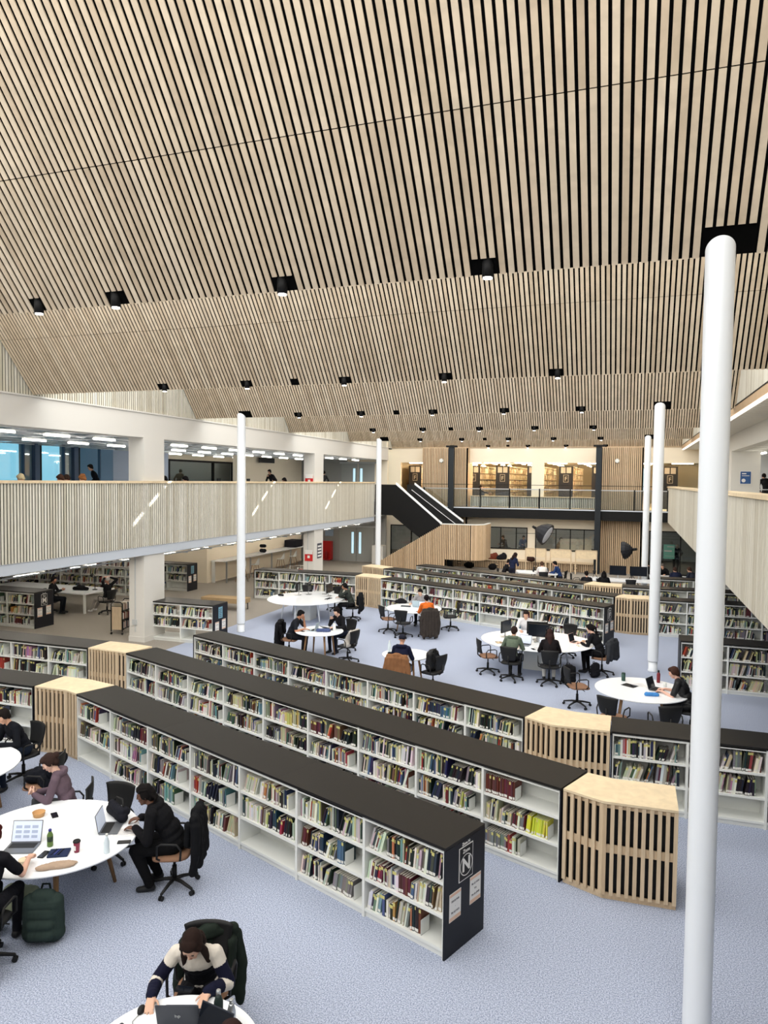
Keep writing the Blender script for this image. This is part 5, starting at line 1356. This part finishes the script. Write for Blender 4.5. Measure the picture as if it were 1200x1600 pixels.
person((-.66, 19.5), rz, 'person in a black top at the pink laptop', lean=20, headp=22, hands=((.14, .44, .79), (-.14, .44, .79)), top=(22, 22, 25), pants=(20, 20, 22), skin=(220, 180, 160), hairc=(22, 18, 18), hair='pony')
rz = aim((-2.75, 21.1), (-2.6, 19.8))
chair(-2.75, 21.15, rz, 'office chair behind the central monitors')
person((-2.78, 21.05), rz, 'person in a white top mostly hidden behind the central monitors', lean=14, headp=16, top=(216, 214, 216), pants=(40, 40, 46), hairc=(36, 28, 26))
chair(-3.42, 18.62, aim((-3.42, 18.62), (-2.3, 19.2)), 'empty office chair with tan seat at the left end of the central table', True)
chair(-1.65, 21.2, aim((-1.65, 21.2), T8), 'empty black office chair behind the central table, by the bookcase')
chair(-1.02, 16.55, aim((-1.02, 16.55), (.2, 17.1)), 'empty office chair with tan seat, turned away between two tables', True)
monitor(-2.30, 19.75, .1 + PI, 'black monitor facing away in the middle of the central table', .56, .34)
monitor(-2.22, 19.45, -.05, 'black monitor facing the two people seen from behind', .56, .34, col='screen')
monitor(-3.15, 19.75, 1.2, 'dark red-black monitor at the left end of the central table', .5, .32)
laptop(-2.55, 18.95, aim((-2.75, 18.2), (-2.6, 18.95)), 'laptop with a lit pale screen before the green hoodie', .33, .23, 102, 'laptop_grey', 'screen_on')
laptop(-1.95, 18.9, aim((-1.8, 18.2), (-1.95, 18.9)), 'laptop before the black and red top person', .33, .23, 140, 'laptop_grey', 'screen_on')
laptop(-1.28, 19.75, aim((-.66, 19.5), (-1.28, 19.75)), 'pink laptop on the right of the central table', .30, .22, 105, 'laptop_pink')
e = MB().lathe([(.03, 0), (.04, .12)], 20).build('iced_coffee', cmat((186, 150, 122), False), None, (-1.08, 19.55, TT), label='iced coffee cup with straw right of the pink laptop', cat='cup'); MB().cyl((0, 0, .1), (.02, 0, .19), .004, n=6).build('straw', 'paper', e)
MB().lathe([(.03, 0), (.038, .09)], 20).build('mug', cmat((170, 40, 60), False), None, (-2.98, 19.2, TT), label='red cup left of the green hoodie', cat='cup')
paper(-3.2, 19.0, .4, 'black tablet at the left end of the central table', .18, .25, 'screen', nm='tablet', lines=False, cat='tablet')
paper(-2.15, 18.72, .2, 'open book between the two laptops on the central table', .28, .2, nm='open_book', cat='book')
phone(-2.25, 18.55, .6, 'phone on the near rim of the central table')
phone(-1.2, 19.35, .6, 'phone beside the iced coffee', c='white_metal')
backpack(-1.35, 18.35, 0, .3, (18, 18, 20), 'black backpack on the floor under the central table', s=1.0, vx=.014)
backpack(-.75, 19.2, 0, .9, (24, 24, 28), 'black bag on the floor beneath the pink laptop person\'s chair', s=.8, vx=.014)

# round table beside the big column
rz = aim((1.22, 15.55), T9)
chair(1.25, 15.52, rz, 'office chair under the short-haired person by the big column')
coat(1.25, 15.52, rz, 'long black coat on the chair beside the big column', (20, 20, 22), long_=.12)
person((1.17, 15.56), rz, 'short-haired person in a black t-shirt typing by the big column', lean=18, headp=22, hands=((.13, .44, .79), (-.10, .44, .79)), top=(22, 22, 24), pants=(22, 22, 24), skin=(218, 172, 152), hairc=(66, 44, 36), short=True, bulk=1.15, vx=.011)
chair(-.22, 14.62, aim((-.22, 14.62), T9), 'empty black office chair on the near side of the red bottle table', True)
chair(.72, 14.42, aim((.72, 14.42), T9), 'black office chair holding a dark bag, partly behind the big column', True)
bottle(-.05, 16.3, 'dark green tumbler on the red bottle table', [(.036, 0), (.04, .01), (.042, .15)], cmat((40, 72, 62), False), cmat((30, 58, 50), False), .15, .04)
bottle(.66, 16.42, 'slim dark red bottle on the table by the column', [(.034, 0), (.036, .01), (.036, .18), (.02, .22)], cmat((112, 26, 34), False), 'black', .22, .02, hcap=.04)
laptop(.62, 15.82, aim((1.17, 15.56), (.62, 15.82)), 'grey laptop on the red bottle table', .32, .23, 108, 'laptop_grey')
lump('wipes_packet', .50, 15.32, TT, .2, [('c', (-.11, 0, .03), (.11, 0, .03), .035, .035, 't'), ('c', (-.1, .05, .03), (.1, .05, .03), .03, .03, 't')], (70, 132, 196), 'blue plastic packet on the red bottle table', 'packet', .01, .006, 20)
paper(.25, 16.05, .4, 'white papers spread on the red bottle table', .35, .28)
paper(.08, 15.95, 1.0, 'dark folder under the white papers', .22, .3, 'black', nm='folder', lines=False, cat='folder')
MB().lathe([(.03, 0), (.035, .09)], 20).build('mug', 'white_metal', None, (.78, 16.12, TT), label='white mug below the slim dark red bottle', cat='cup')

# ------------------------------------------------------------------ under the left gallery
def rect_table(x0, x1, y0, y1, h, label, leg='white_metal', xs=None, ys=None, lr=.035, nm='desk', r=.01):
    e = empty(nm, ((x0 + x1) / 2, (y0 + y1) / 2, 0), 0, label, 'table'); a, b = (x1 - x0) / 2, (y1 - y0) / 2
    MB().rbox(-a, a, -b, b, h - .035, h, r).build('tabletop', 'table_white', e)
    for sx in (-1, 1):
        for sy in (-1, 1): MB().box(sx * (a - .1) - lr, sx * (a - .1) + lr, sy * (b - .1) - lr, sy * (b - .1) + lr, 0, h - .035).build('leg', leg, e)
    return e
rect_table(-23.5, -18.7, 21.3, 22.9, .74, 'long white rectangular table under the left gallery')
rz = aim((-19.9, 21.0), (-19.6, 22))
chair(-19.95, 21.0, rz - .9, 'office chair under the man in black with phone')
person((-19.9, 21.0), rz - .9, 'man in black seated sideways with a phone under the gallery', lean=0, headp=8, hands=((.05, .34, .86), (-.08, .34, .86)), top=(22, 23, 26), pants=(20, 22, 28), skin=(170, 122, 98), hairc=(24, 20, 20), phones=True)
rz = aim((-18.1, 21.7), (-19.3, 21.9))
chair(-18.05, 21.7, rz, 'office chair under the person with hands behind head')
person((-18.1, 21.7), rz, 'person in a black top and pale trousers, hands behind head, under gallery', lean=-8, headp=0, bow=4, hands=((.13, -.08, 1.33), (-.13, -.08, 1.33)), top=(26, 26, 30), pants=(158, 152, 146), skin=(196, 150, 130), hairc=(188, 184, 180), hair='cap', shoes=(226, 226, 226), knees=(((.12, .42, .5), (.14, .72, .12)), ((-.12, .42, .5), (-.14, .62, .12))))
lump('duffel_bag', -19.5, 22.0, TT, .2, [('c', (-.25, 0, .06), (.25, 0, .06), .07, .07, 't'), ('e', (0, 0, .1), (.2, .12, .09), I4, 't')], (20, 20, 22), 'black bag flat on the long table under the gallery', 'bag', .015, .01)
e = empty('desk_lamp', (-19.1, 22.3, TT), 0, 'black desk lamp on the long table under the gallery', 'lamp'); MB().cyl((0, 0, 0), (0, 0, .02), .09, n=20).build('base', 'black', e); MB().tube([(0, 0, .02), (0, 0, .5), (.0, -.12, .62)], .012, 6).build('arm', 'black', e); MB().cyl((0, -.12, .62), (0, -.2, .55), .03, .06).build('lamp_shade', 'black', e)
e = empty('book_trolley', (-15.40, 19.25, 0), .15, 'black tube-framed book trolley with a wooden end panel, by the pillar', 'trolley')
for s_ in (1, -1):
    y = s_ * .36
    MB().tube([(-.19, y, .1), (-.19, y, .98), (-.14, y, 1.04), (.14, y, 1.04), (.19, y, .98), (.19, y, .1)], .017, 8).tube([(-.19, y, .9), (.19, y, .9)], .012, 6).build('end_frame', 'black_metal', e)
    MB().box(-.16, .16, y - .01, y + .01, .16, .9).build('end_panel', 'birch_slat', e)
for z in (.16, .45, .74): MB().box(-.17, .17, -.35, .35, z, z + .02).build('shelf', 'black_metal', e)
for sx in (-.19, .19):
    for sy in (-.36, .36): MB().cyl((sx - .015, sy, .04), (sx + .015, sy, .04), .04, n=12).build('caster', 'black', e)
rbt = random.Random(5)
for z in (.18, .47, .76):
    y = -.3
    while y < .28:
        t = rbt.uniform(.025, .05); c = rbt.choice(((220, 214, 204), (60, 62, 70), (160, 150, 130), (110, 50, 44)))
        MB().box(-.12, .12, y, y + t, 0, rbt.uniform(.18, .24)).build('book', cmat(c), None, Vector((-15.40, 19.25, z)), .15, label='book standing on the black trolley beside the pillar', cat='book', group='books on the trolley'); y += t + .004
# partition with counter and high stools
struct('wall_counter', MB().box(-19.2, -19.0, 29.8, 40.2, 0, 2.75).box(-19.0, -18.98, 29.8, 40.2, 0, .15).box(-24, -19.2, 29.8, 30.0, 0, 2.75), 'cream_paint')
e = empty('long_counter', (-18.56, 34.6, 0), 0, 'long narrow white counter desk along the cream partition', 'counter')
MB().box(-.4, .38, -4.5, 5.0, 1.02, 1.06).build('counter_top', 'table_white', e)
for y in (-4.3, -2.0, .3, 2.6, 4.8): MB().box(.28, .34, y, y + .06, 0, 1.02).build('leg', 'silver', e)
MB().box(-.38, -.2, -4.5, -4.46, 0, 1.02).build('end_panel', 'white_metal', e)
def stool(x, y, rz, label):
    e = empty('high_stool', (x, y, 0), rz, label, 'stool', 'white high stools at the counter')
    m = MB(); vs = []; R_, n = 7, 16
    for j in range(R_):
        v = j / (R_ - 1)
        for k in range(n + 1):
            a = PI + PI * k / n * 1.0; r = .21 * (.4 + .6 * min(1, v * 2)); z = .70 + (.0 if v < .3 else (v - .3) * .5 * max(.12, (-math.sin(a)) ** 2))
            vs.append((r * math.cos(a), r * math.sin(a) * .95 - .02, z))
    m.add(vs, [(j * (n + 1) + k, j * (n + 1) + k + 1, (j + 1) * (n + 1) + k + 1, (j + 1) * (n + 1) + k) for j in range(R_ - 1) for k in range(n)], 0, True)
    m.lathe([(.06, .69), (.19, .695), (.21, .715), (.20, .72), (.05, .705)], 24)
    m.build('bucket_seat', 'white_metal', e)
    for sx in (1, -1):
        for sy in (1, -1): MB().cyl((sx * .1, sy * .1, .7), (sx * .22, sy * .22, 0), .016, .012, 8).build('leg', 'oak_leg', e)
    MB().tube([(.17, .17, .25), (-.17, .17, .25), (-.17, -.17, .25), (.17, -.17, .25), (.17, .17, .25)], .008, 6).build('foot_ring', 'black_metal', e)
for i, y in enumerate((30.9, 32.2, 35.0, 36.5)):
    stool(-17.75, y, PI / 2, ['white bucket high stool nearest the open end of the counter', 'white high stool behind the left white column, at the counter', 'white high stool in the middle of the counter', 'white high stool at the far part of the counter'][i])
lump('backpack', -18.6, 34.6, 1.06, 0, [('c', (-.1, 0, .1), (.1, 0, .1), .1, .1, 't'), ('c', (-.1, 0, .35), (.1, 0, .35), .09, .09, 't')], (24, 25, 30), 'black backpack standing on the white counter', 'backpack', .015, .01)
MB().rbox(-.5, .5, -.35, .35, 0, .4, .02).build('noticeboard_box', cmat((34, 34, 40)), None, (-18.58, 38.3, 1.065), PI / 2, label='dark display box at the far end of the white counter', cat='box')
# bench behind the short bookcase
e = empty('bench', (-14.6, 24.2, 0), .05, 'beige upholstered bench behind the short bookcase with notices', 'bench')
MB().rbox(-.9, .9, -.32, .32, .28, .46, .05).build('seat', cmat((166, 142, 108)), e)
for sx in (-.8, .8):
    for sy in (-.25, .25): MB().cyl((sx, sy, 0), (sx, sy, .28), .02, n=8).build('leg', 'black_metal', e)
# red fire point, notices, chair with red seat, bin
e = empty('fire_point', (-18.15, 41.3, 0), 0, 'red fire point cabinet with extinguishers beside the grey doors', 'fire point')
MB().box(-.75, .75, 0, .1, .05, 1.2).box(-.75, -.72, -.3, 0, .05, 1.2).box(.72, .75, -.3, 0, .05, 1.2).box(-.75, .75, -.3, 0, .05, .08).build('red_cabinet', 'red', e)
for x in (-.4, .0, .4): MB().lathe([(.07, .1), (.08, .14), (.08, .5), (.03, .58), (.02, .64)], 16, c=(x, -.15)).build('extinguisher', cmat((150, 20, 22), False), e)
MB().box(-17.95, -17.4, 41.44, 41.48, 1.5, 2.0).build('wall_notice', cmat((150, 168, 190)), label='blue-grey notice above the red fire point', cat='notice')
MB().box(-18.2, -17.7, 41.42, 41.48, 2.35, 2.5).build('exit_sign', cmat((40, 120, 80)), label='small green exit sign above the fire point', cat='sign')
for z, lb in ((1.42, 'red evacuation notice on the far pillar, lower floor'), (F1 + 1.15, 'red evacuation notice on the far pillar, upper floor')):
    m = MB().box(-.2, .2, -.012, 0, -.22, .22, 0).box(-.19, .19, -.014, -.012, .1, .3, 1); m.box(-.06, .06, -.016, -.014, -.08, .04, 1)
    m.build('notice', ['red', 'paper'], None, (-14.12, 30.71, z), label=lb, cat='notice')
m = MB().box(0, .012, -.25, .25, -.35, .35, 0)
for i in range(4): m.box(.012, .014, -.2, .2, -.28 + i * .15, -.2 + i * .15, 1)
m.build('poster', ['ink', 'paper'], None, (WX + .004, 31.3, 1.65), label='dark poster on the hall side of the far pillar', cat='poster')
e = empty('low_chair', (-15.7, 33.0, 0), -.6, 'white framed low chair with a red cushion near the far pillar', 'chair')
MB().rbox(-.35, .35, -.3, .3, .36, .44, .04).build('cushion', 'red', e)
MB().tube([(-.38, -.3, 0), (-.38, -.3, .62), (-.38, .3, .62), (-.38, .3, 0)], .025, 6).tube([(.38, -.3, 0), (.38, -.3, .62), (.38, .3, .62), (.38, .3, 0)], .025, 6).build('frame', 'white_metal', e)
MB().tube([(-.38, .3, .6), (0, .34, .64), (.38, .3, .6)], .025, 6).build('back_rail', 'white_metal', e)
MB().rbox(-.35, .35, -.3, .3, 0, 1.1, .03).build('locker', 'white_paint', None, (-14.2, 40.9, 0), label='cream cupboard to the right of the lower grey doors', cat='cupboard')
# socket on the pillar is part of the pillar; people and desks on the left gallery
def gperson(x, y, lab, **k): return person((x, y), k.pop('rz', 1.2), lab, z0=F1 + k.pop('dz', 0), vx=.018, **k)
GH = [(-14.75, 13.0, (30, 26, 26), 'dark-haired head low behind the left parapet, farthest left', 'short'), (-14.7, 14.0, (22, 20, 20), 'black hair just over the left parapet beside a cream folder', 'short'), (-15.2, 15.3, (206, 188, 150), 'person with pale blond hair behind the left parapet', 'short'), (-14.9, 16.4, (70, 48, 38), 'brown-haired person behind the parapet left of the ginger one', 'short'),
      (-15.6, 17.4, (60, 44, 36), 'person with dark brown hair directly left of the ginger-haired one', 'short'), (-14.75, 17.1, (150, 98, 58), 'person with curly ginger hair at the parapet beside the square pillar', 'curly'), (-14.9, 21.2, (24, 22, 24), 'black-haired head behind the parapet below the dark glazed office', 'short'), (-14.8, 22.3, (28, 24, 26), 'person with white headphones behind the left parapet', 'short'),
      (-14.8, 29.1, (22, 20, 22), 'dark head over the parapet left of the far pillar', 'short'), (-14.7, 29.9, (26, 22, 22), 'second dark head over the parapet beside the far pillar', 'short')]
for x, y, hc, lab, hs_ in GH:
    gperson(x, y, lab, rz=PI / 2 + .2, hairc=hc, hair=hs_, lean=18, headp=30, top=(60, 60, 66), seat=.46)
    chair(x + .05, y, PI / 2 + .2, 'office chair hidden behind the left parapet', z=F1, grp='office chairs on the left gallery')
e = rect_table(-16.6, -15.4, 8.5, 18.0, .74, 'long desk running behind the left parapet before the pillar'); e.location.z = F1
e = rect_table(-16.6, -15.4, 20.5, 29.5, .74, 'long desk running behind the left parapet beyond the pillar'); e.location.z = F1
for i, (y, lb) in enumerate(((12.1, 'dark monitor behind the left parapet at the far left'), (14.7, 'wide dark monitor behind the left parapet, left of the blond person'), (21.7, 'dark monitor behind the parapet just right of the square pillar'), (25.8, 'black monitor behind the parapet right of the left column'), (28.2, 'black monitor behind the parapet left of the standing person'))):
    monitor(-15.9, y, PI / 2 + .3, lb, z=F1 + .74)
person((-19.2, 22.6), 2.4, 'man in black standing by the tall windows on the left gallery', kind='stand', top=(22, 23, 28), pants=(24, 24, 28), z0=F1, vx=.018, hands=((.2, .2, 1.0), (-.2, .1, .95)), headp=20)
person((-17.3, 33.2), 2.9, 'person in a black and cream jacket standing on the left gallery', kind='stand', top=(30, 28, 30), pants=(24, 24, 28), z0=F1, vx=.018, hands=((.1, .3, 1.3), (-.25, .1, .9)))
person((-15.9, 36.3), .1, 'man in black seen from behind at the end of the left gallery', kind='stand', top=(22, 22, 24), pants=(22, 22, 24), z0=F1, vx=.018, hands=((.2, .2, 1.0), (-.2, .2, 1.0)))
person((-23.6, 34.2), .2, 'person in a brown jacket behind the dark office glass', kind='stand', top=(88, 74, 58), pants=(24, 24, 24), z0=F1, vx=.018, hands=((.22, .1, .9), (-.22, .1, .9)))
m = MB().box(0, .02, -.9, .9, 0, .28).build('hanging_sign', 'black', None, (-19.4, 36.5, F1 + 2.1), label='long black sign hung on the cream gallery wall', cat='sign')
# ------------------------------------------------------------------ right gallery
person((5.55, 35.0), .3, 'person in a black jacket standing on the right gallery', kind='stand', top=(34, 35, 38), pants=(22, 22, 24), z0=F1, vx=.016, hands=((.22, .1, .9), (-.22, .1, .9)), hood=True)
m = MB().box(-.2, .2, -.015, 0, -.25, .25, 0).box(-.18, .18, -.018, -.015, -.23, .23, 1); m.box(-.13, .02, -.02, -.018, .13, .17, 0).box(-.13, .13, -.02, -.018, .06, .08, 0); m.lathe([(.07, 0), (.07, .004)], 24, 0, M=Matrix.Translation((-.07, -.018, -.11)) @ Matrix.Rotation(PI / 2, 4, 'X'))
m.build('blue_poster', ['paper', 'poster_blue'], None, (4.1, 30.385, F1 + 1.45), label='blue poster with a white disc on the right gallery pillar', cat='poster')
e = rect_table(4.75, 6.6, 34.0, 34.5, 1.0, 'white standing desk on the right gallery in front of the person'); e.location.z = F1
# ------------------------------------------------------------------ the far end of the hall
e = empty('bench', (-4.2, 41.6, 0), 0, 'long slatted wooden wall bench under the workroom windows', 'bench')
m = MB(); slats_y(m, -.2, -6.2, 2.4, .02, .46, .1, .06); m.build('slatted_front', ['slat_warm', 'black_void'], e); MB().box(-6.2, 2.4, -.25, .6, .46, .5).build('bench_top', 'birch_slat', e)
for i in range(4):
    x = -9.4 + i * 2.2; m = MB().box(-.12, .12, -.01, 0, -.08, .08, 0).box(-.09, .09, -.012, -.01, -.05, .05, 1); m.build('floor_socket', ['black', 'slat_warm'], e, (x + 4.2, -.21, .24))
for i, x in enumerate((-4.9, -3.55, -2.2)):
    e = empty('booth_desk', (x, 40.6, 0), 0, ['leftmost light wood standing frame behind the tripod', 'middle light wood standing frame against the bench', 'light wood standing frame beside the tall slatted panel'][i], 'frame')
    for sx in (-.58, .52): MB().box(sx, sx + .06, -.03, .03, 0, 1.32).build('post', 'birch_slat', e)
    MB().box(-.52, .52, -.02, .02, .85, 1.3).build('panel', 'birch', e)
    MB().box(-.58, .58, -.03, .03, 1.28, 1.33).build('top_bar', 'birch_slat', e)
rect_table(-5.1, -3.1, 34.0, 35.0, .76, 'white table beneath the far studio light')
person((-5.6, 34.3), -1.2, 'seated person in black at the left of the far white table', top=(24, 24, 26), vx=.016, headp=22)
chair(-5.65, 34.3, -1.2, 'chair of the seated person in black at the far white table')
person((-5.15, 33.75), -.6, 'person in a navy top standing at the far white table, head bowed', kind='stand', lean=8, headp=30, top=(28, 34, 58), pants=(26, 28, 40), hands=((.1, .32, 1.1), (-.1, .32, 1.1)), hair='long', hairc=(40, 26, 24), vx=.016)
person((-3.75, 33.8), .3, 'person in a white shirt seen from behind at the far table', top=(226, 222, 218), hairc=(74, 52, 40), vx=.016)
chair(-3.75, 33.75, .3, 'chair of the person in the white shirt')
person((-3.05, 34.4), 1.4, 'man in a blue top beside the white shirt at the far table', top=(34, 54, 96), hairc=(22, 18, 18), vx=.016)
chair(-3.0, 34.4, 1.4, 'black chair of the man in blue')
bottle(-4.0, 34.4, 'pink bottle on the far white table', [(.035, 0), (.04, .01), (.04, .24)], cmat((214, 110, 160), False), 'black', .24, .03, z=.762)
bottle(-4.25, 34.5, 'black bottle on the far white table', [(.035, 0), (.04, .01), (.04, .22)], 'black', 'black', .22, .03, z=.762)
laptop(-3.7, 34.5, PI, 'dark laptop on the far white table', .33, .23, 110, 'laptop_dark', z=.762)
for i, (x, y, c, lb) in enumerate(((-7.5, 41.7, (112, 56, 42), 'rust brown coat heaped on the wall bench'), (-6.95, 41.7, (26, 26, 30), 'black coats heaped on the wall bench'), (-5.3, 41.6, (60, 40, 36), 'dark bag on the wall bench behind the standing person'))):
    lump('jacket', x, y, .5, i, [('e', (0, 0, .12), (.38, .2, .18), I4, 't'), ('e', (.15, 0, .18), (.2, .15, .2), I4, 't')], c, lb, 'coat', .03, .04, 5)
for i, (x, y, lb) in enumerate(((-8.7, 40.9, 'black bag on the floor below the landing'), (-7.3, 40.7, 'round black bag on the floor before the bench'))):
    lump('bag', x, y, 0, i, [('e', (0, 0, .18), (.3, .2, .18), I4, 't')], (18, 18, 20), lb, 'bag', .03, .02, 6)
# studio lights
def tripod(e, h, r=.5):
    for k in range(3):
        a = 2 * PI * k / 3 + .4; MB().cyl((0, 0, .75), (r * math.cos(a), r * math.sin(a), .01), .014, n=6).build('leg', 'black_metal', e)
    MB().cyl((0, 0, .4), (0, 0, h), .018, .014, 8).build('pole', 'black_metal', e)
def softbox(e, h, R_, d, dirv, n=8, front='diffuser_grey'):
    M = Matrix.Translation((0, 0, h)) @ Vector(dirv).to_track_quat('Z', 'Y').to_matrix().to_4x4()
    m = MB(); prof = [(.08, 0), (R_ * .55, .25 * d), (R_ * .85, .6 * d), (R_, d)]
    m.lathe(prof, n * 2, 0, M=M, smooth=False); m.build('softbox_shell', 'black_cloth', e)
    MB().lathe([(R_ * .97, d * .97), (R_ * .5, d * 1.05), (.01, d * 1.08)], n * 2, 0, M=M).build('diffuser', front, e)
    MB().lathe([(.06, -.2), (.07, 0)], 14, 0, M=M).build('lamp_head', 'black_metal', e)
    m = MB()
    for k in range(n):
        a = 2 * PI * k / n; m.tube([M @ Vector((r * 1.01 * math.cos(a), r * 1.01 * math.sin(a), z)) for r, z in prof], .006, 4)
    m.build('ribs', 'black_metal', e)
mat('black_cloth', (22, 24, 32), .6); mat('diffuser_grey', (196, 200, 210), .8)
e = empty('studio_light', (-4.35, 36.0, 0), 0, 'large black softbox studio light with pale front above the far table', 'studio light')
tripod(e, 2.6); softbox(e, 2.72, .56, .66, (.85, -.2, -.45))
MB().cyl((-1.0, 0, 2.45), (.9, 0, 2.5), .012, n=6).build('boom_arm', 'black_metal', e)
e = empty('studio_light', (.15, 35.4, 0), 0, 'small black softbox studio light in front of the tall slatted panel', 'studio light')
tripod(e, 1.85); softbox(e, 1.92, .42, .42, (-.9, .25, -.15), front='black_cloth')
# far desks with monitors
rect_table(-1.9, 2.0, 32.9, 34.0, .74, 'white desks with two black monitors in front of the tall slatted panel')
for i, (x, y, lb) in enumerate(((-.45, 33.9, 'left black monitor on the far desks'), (.42, 33.9, 'right black monitor on the far desks, beside the thin column'))): monitor(x, y, 0, lb, .72, .42)
for i, (x, y, rz, lb) in enumerate(((-1.15, 32.5, .2, 'dark chair in front of the far desks'), (-2.2, 33.6, -1.4, 'black chair side-on at the left end of the far desks'), (.1, 32.6, 0, 'black chair before the far monitors'))): chair(x, y, rz, lb)
e = empty('microphone_arm', (-1.45, 33.7, .74), 0, 'black camera on a small desk tripod at the far desks', 'camera')
for k in range(3): MB().cyl((0, 0, .22), (.14 * math.cos(2.1 * k), .14 * math.sin(2.1 * k), 0), .01, n=6).build('leg', 'black', e)
MB().rbox(-.07, .07, -.04, .04, .22, .33, .01).cyl((0, -.04, .28), (0, -.12, .28), .04).build('camera_body', 'black', e)
person((-1.62, 30.95), .2, 'black-haired person low in front of the far desks, before the birch cabinet', top=(24, 24, 28), vx=.016, headp=10)
chair(-1.62, 30.9, .2, 'chair under the black-haired person before the birch cabinet')
person((-.95, 31.2), .1, 'person in black with back turned between cabinet and far desks', top=(18, 18, 20), vx=.016, headp=10, hair='long', hairc=(16, 14, 15))
chair(-.95, 31.15, .1, 'chair under the person in black between cabinet and far desks')
person((.98, 36.2), .8, 'person in black seated between the two far columns', top=(22, 22, 25), vx=.016)
chair(1.0, 36.2, .8, 'chair under the person between the two far columns')
rect_table(.9, 3.2, 34.9, 35.9, .74, 'white table where three people sit below the right gallery')
person((1.55, 36.3), PI - .2, 'person with grey cap in black at the table below the right gallery', top=(20, 20, 22), vx=.016, hair='short', hairc=(92, 84, 78), lean=24, headp=25)
chair(1.55, 36.4, PI - .2, 'chair of the grey-capped person below the right gallery')
person((2.05, 34.4), .3, 'person in a navy hoodie leaning on the table below the right gallery', top=(26, 32, 54), vx=.016, hood=True, lean=26, hairc=(60, 42, 34), bulk=1.15)
chair(2.05, 34.35, .3, 'chair of the navy hoodie person below the right gallery')
person((2.75, 34.6), .8, 'person behind the navy hoodie at the same far table', top=(50, 54, 66), vx=.016, lean=20, hairc=(70, 50, 40))
chair(2.75, 34.5, .8, 'chair of the person behind the navy hoodie')
person((2.45, 43.0), PI + .2, 'man in dark clothes standing behind the far glass partition', kind='stand', top=(36, 42, 56), pants=(26, 26, 30), vx=.016, skin=(222, 184, 164), hands=((.2, .25, 1.05), (-.2, .25, 1.05)), headp=18, hairc=(190, 176, 160))
m = MB().box(-.28, .28, -.01, 0, -.39, .39, 0); m.box(-.1, .24, -.012, -.01, .25, .29, 1).box(-.24, .14, -.012, -.01, 0, .07, 1).box(-.2, .24, -.012, -.01, -.25, -.235, 1)
m.build('glass_poster', [cmat((86, 130, 116)), 'paper_dim'], None, (2.05, 42.1, 1.3), label='green poster stuck on the far glass partition', cat='poster')
# workroom seen through the far windows
for i, (x, y, c, lb) in enumerate(((-7.3, 45, (30, 32, 38), 'person at a desk behind the left workroom window'), (-6.3, 45.5, (86, 104, 140), 'person in light blue behind the left workroom window'), (-4.1, 44.6, (140, 120, 100), 'person behind the right workroom window near the softbox'), (-2.1, 45.4, (200, 200, 200), 'person in white behind the right workroom window'))):
    person((x, y), 2.5 + i, lb, top=c, vx=.02, z0=.35); chair(x, y, 2.5 + i, 'office chair in the workroom, seat %d from its left wall' % (i + 1), z=.35 if False else 0)
rect_table(-8.2, -5.4, 43.6, 44.4, .95, 'workroom desk behind the left far window'); rect_table(-4.9, -1.9, 43.6, 44.4, .95, 'workroom desk behind the right far window')
m = MB().box(-.9, .9, -.02, .02, 0, .7).build('display_board', cmat((214, 204, 186)), None, (-3.0, 44.1, .95), label='cream display board behind the right workroom window', cat='board')
m = MB(); 
for i in range(14):
    x = -2.6 + i * .2; z = .45 * (i / 13 * 2 - 1) ** 2; m.add([(x - .06, 0, z), (x + .06, 0, z), (x, 0, z - .14), (x - .06, .004, z), (x + .06, .004, z), (x, .004, z - .14)], [(0, 1, 2), (5, 4, 3)])
m.tube([(-2.7 + i * .2, .002, .45 * ((i - .5) / 13 * 2 - 1) ** 2) for i in range(16)], .006, 4)
m.build('bunting', cmat((214, 196, 178)), None, (-1.9, 42.6, 1.6), label='string of small pennants across the right workroom window', cat='bunting')
# sitter on the footbridge
e = empty('lounge_chair', (-8.6, 43.6, F1 - .3), -.3, 'dark lounge chair behind the bridge by the wide slatted panel', 'chair')
MB().rbox(-.35, .35, -.3, .35, .15, .42, .06).build('seat', cmat((52, 56, 62)), e); MB().rbox(-.35, .35, -.42, -.25, .15, .85, .06).build('backrest', cmat((52, 56, 62)), e)
person((-8.6, 43.55), -1.2, 'person in black and pale jeans lounging behind the bridge', top=(24, 24, 27), pants=(150, 164, 184), z0=F1 - .3, vx=.018, seat=.40, lean=-10)
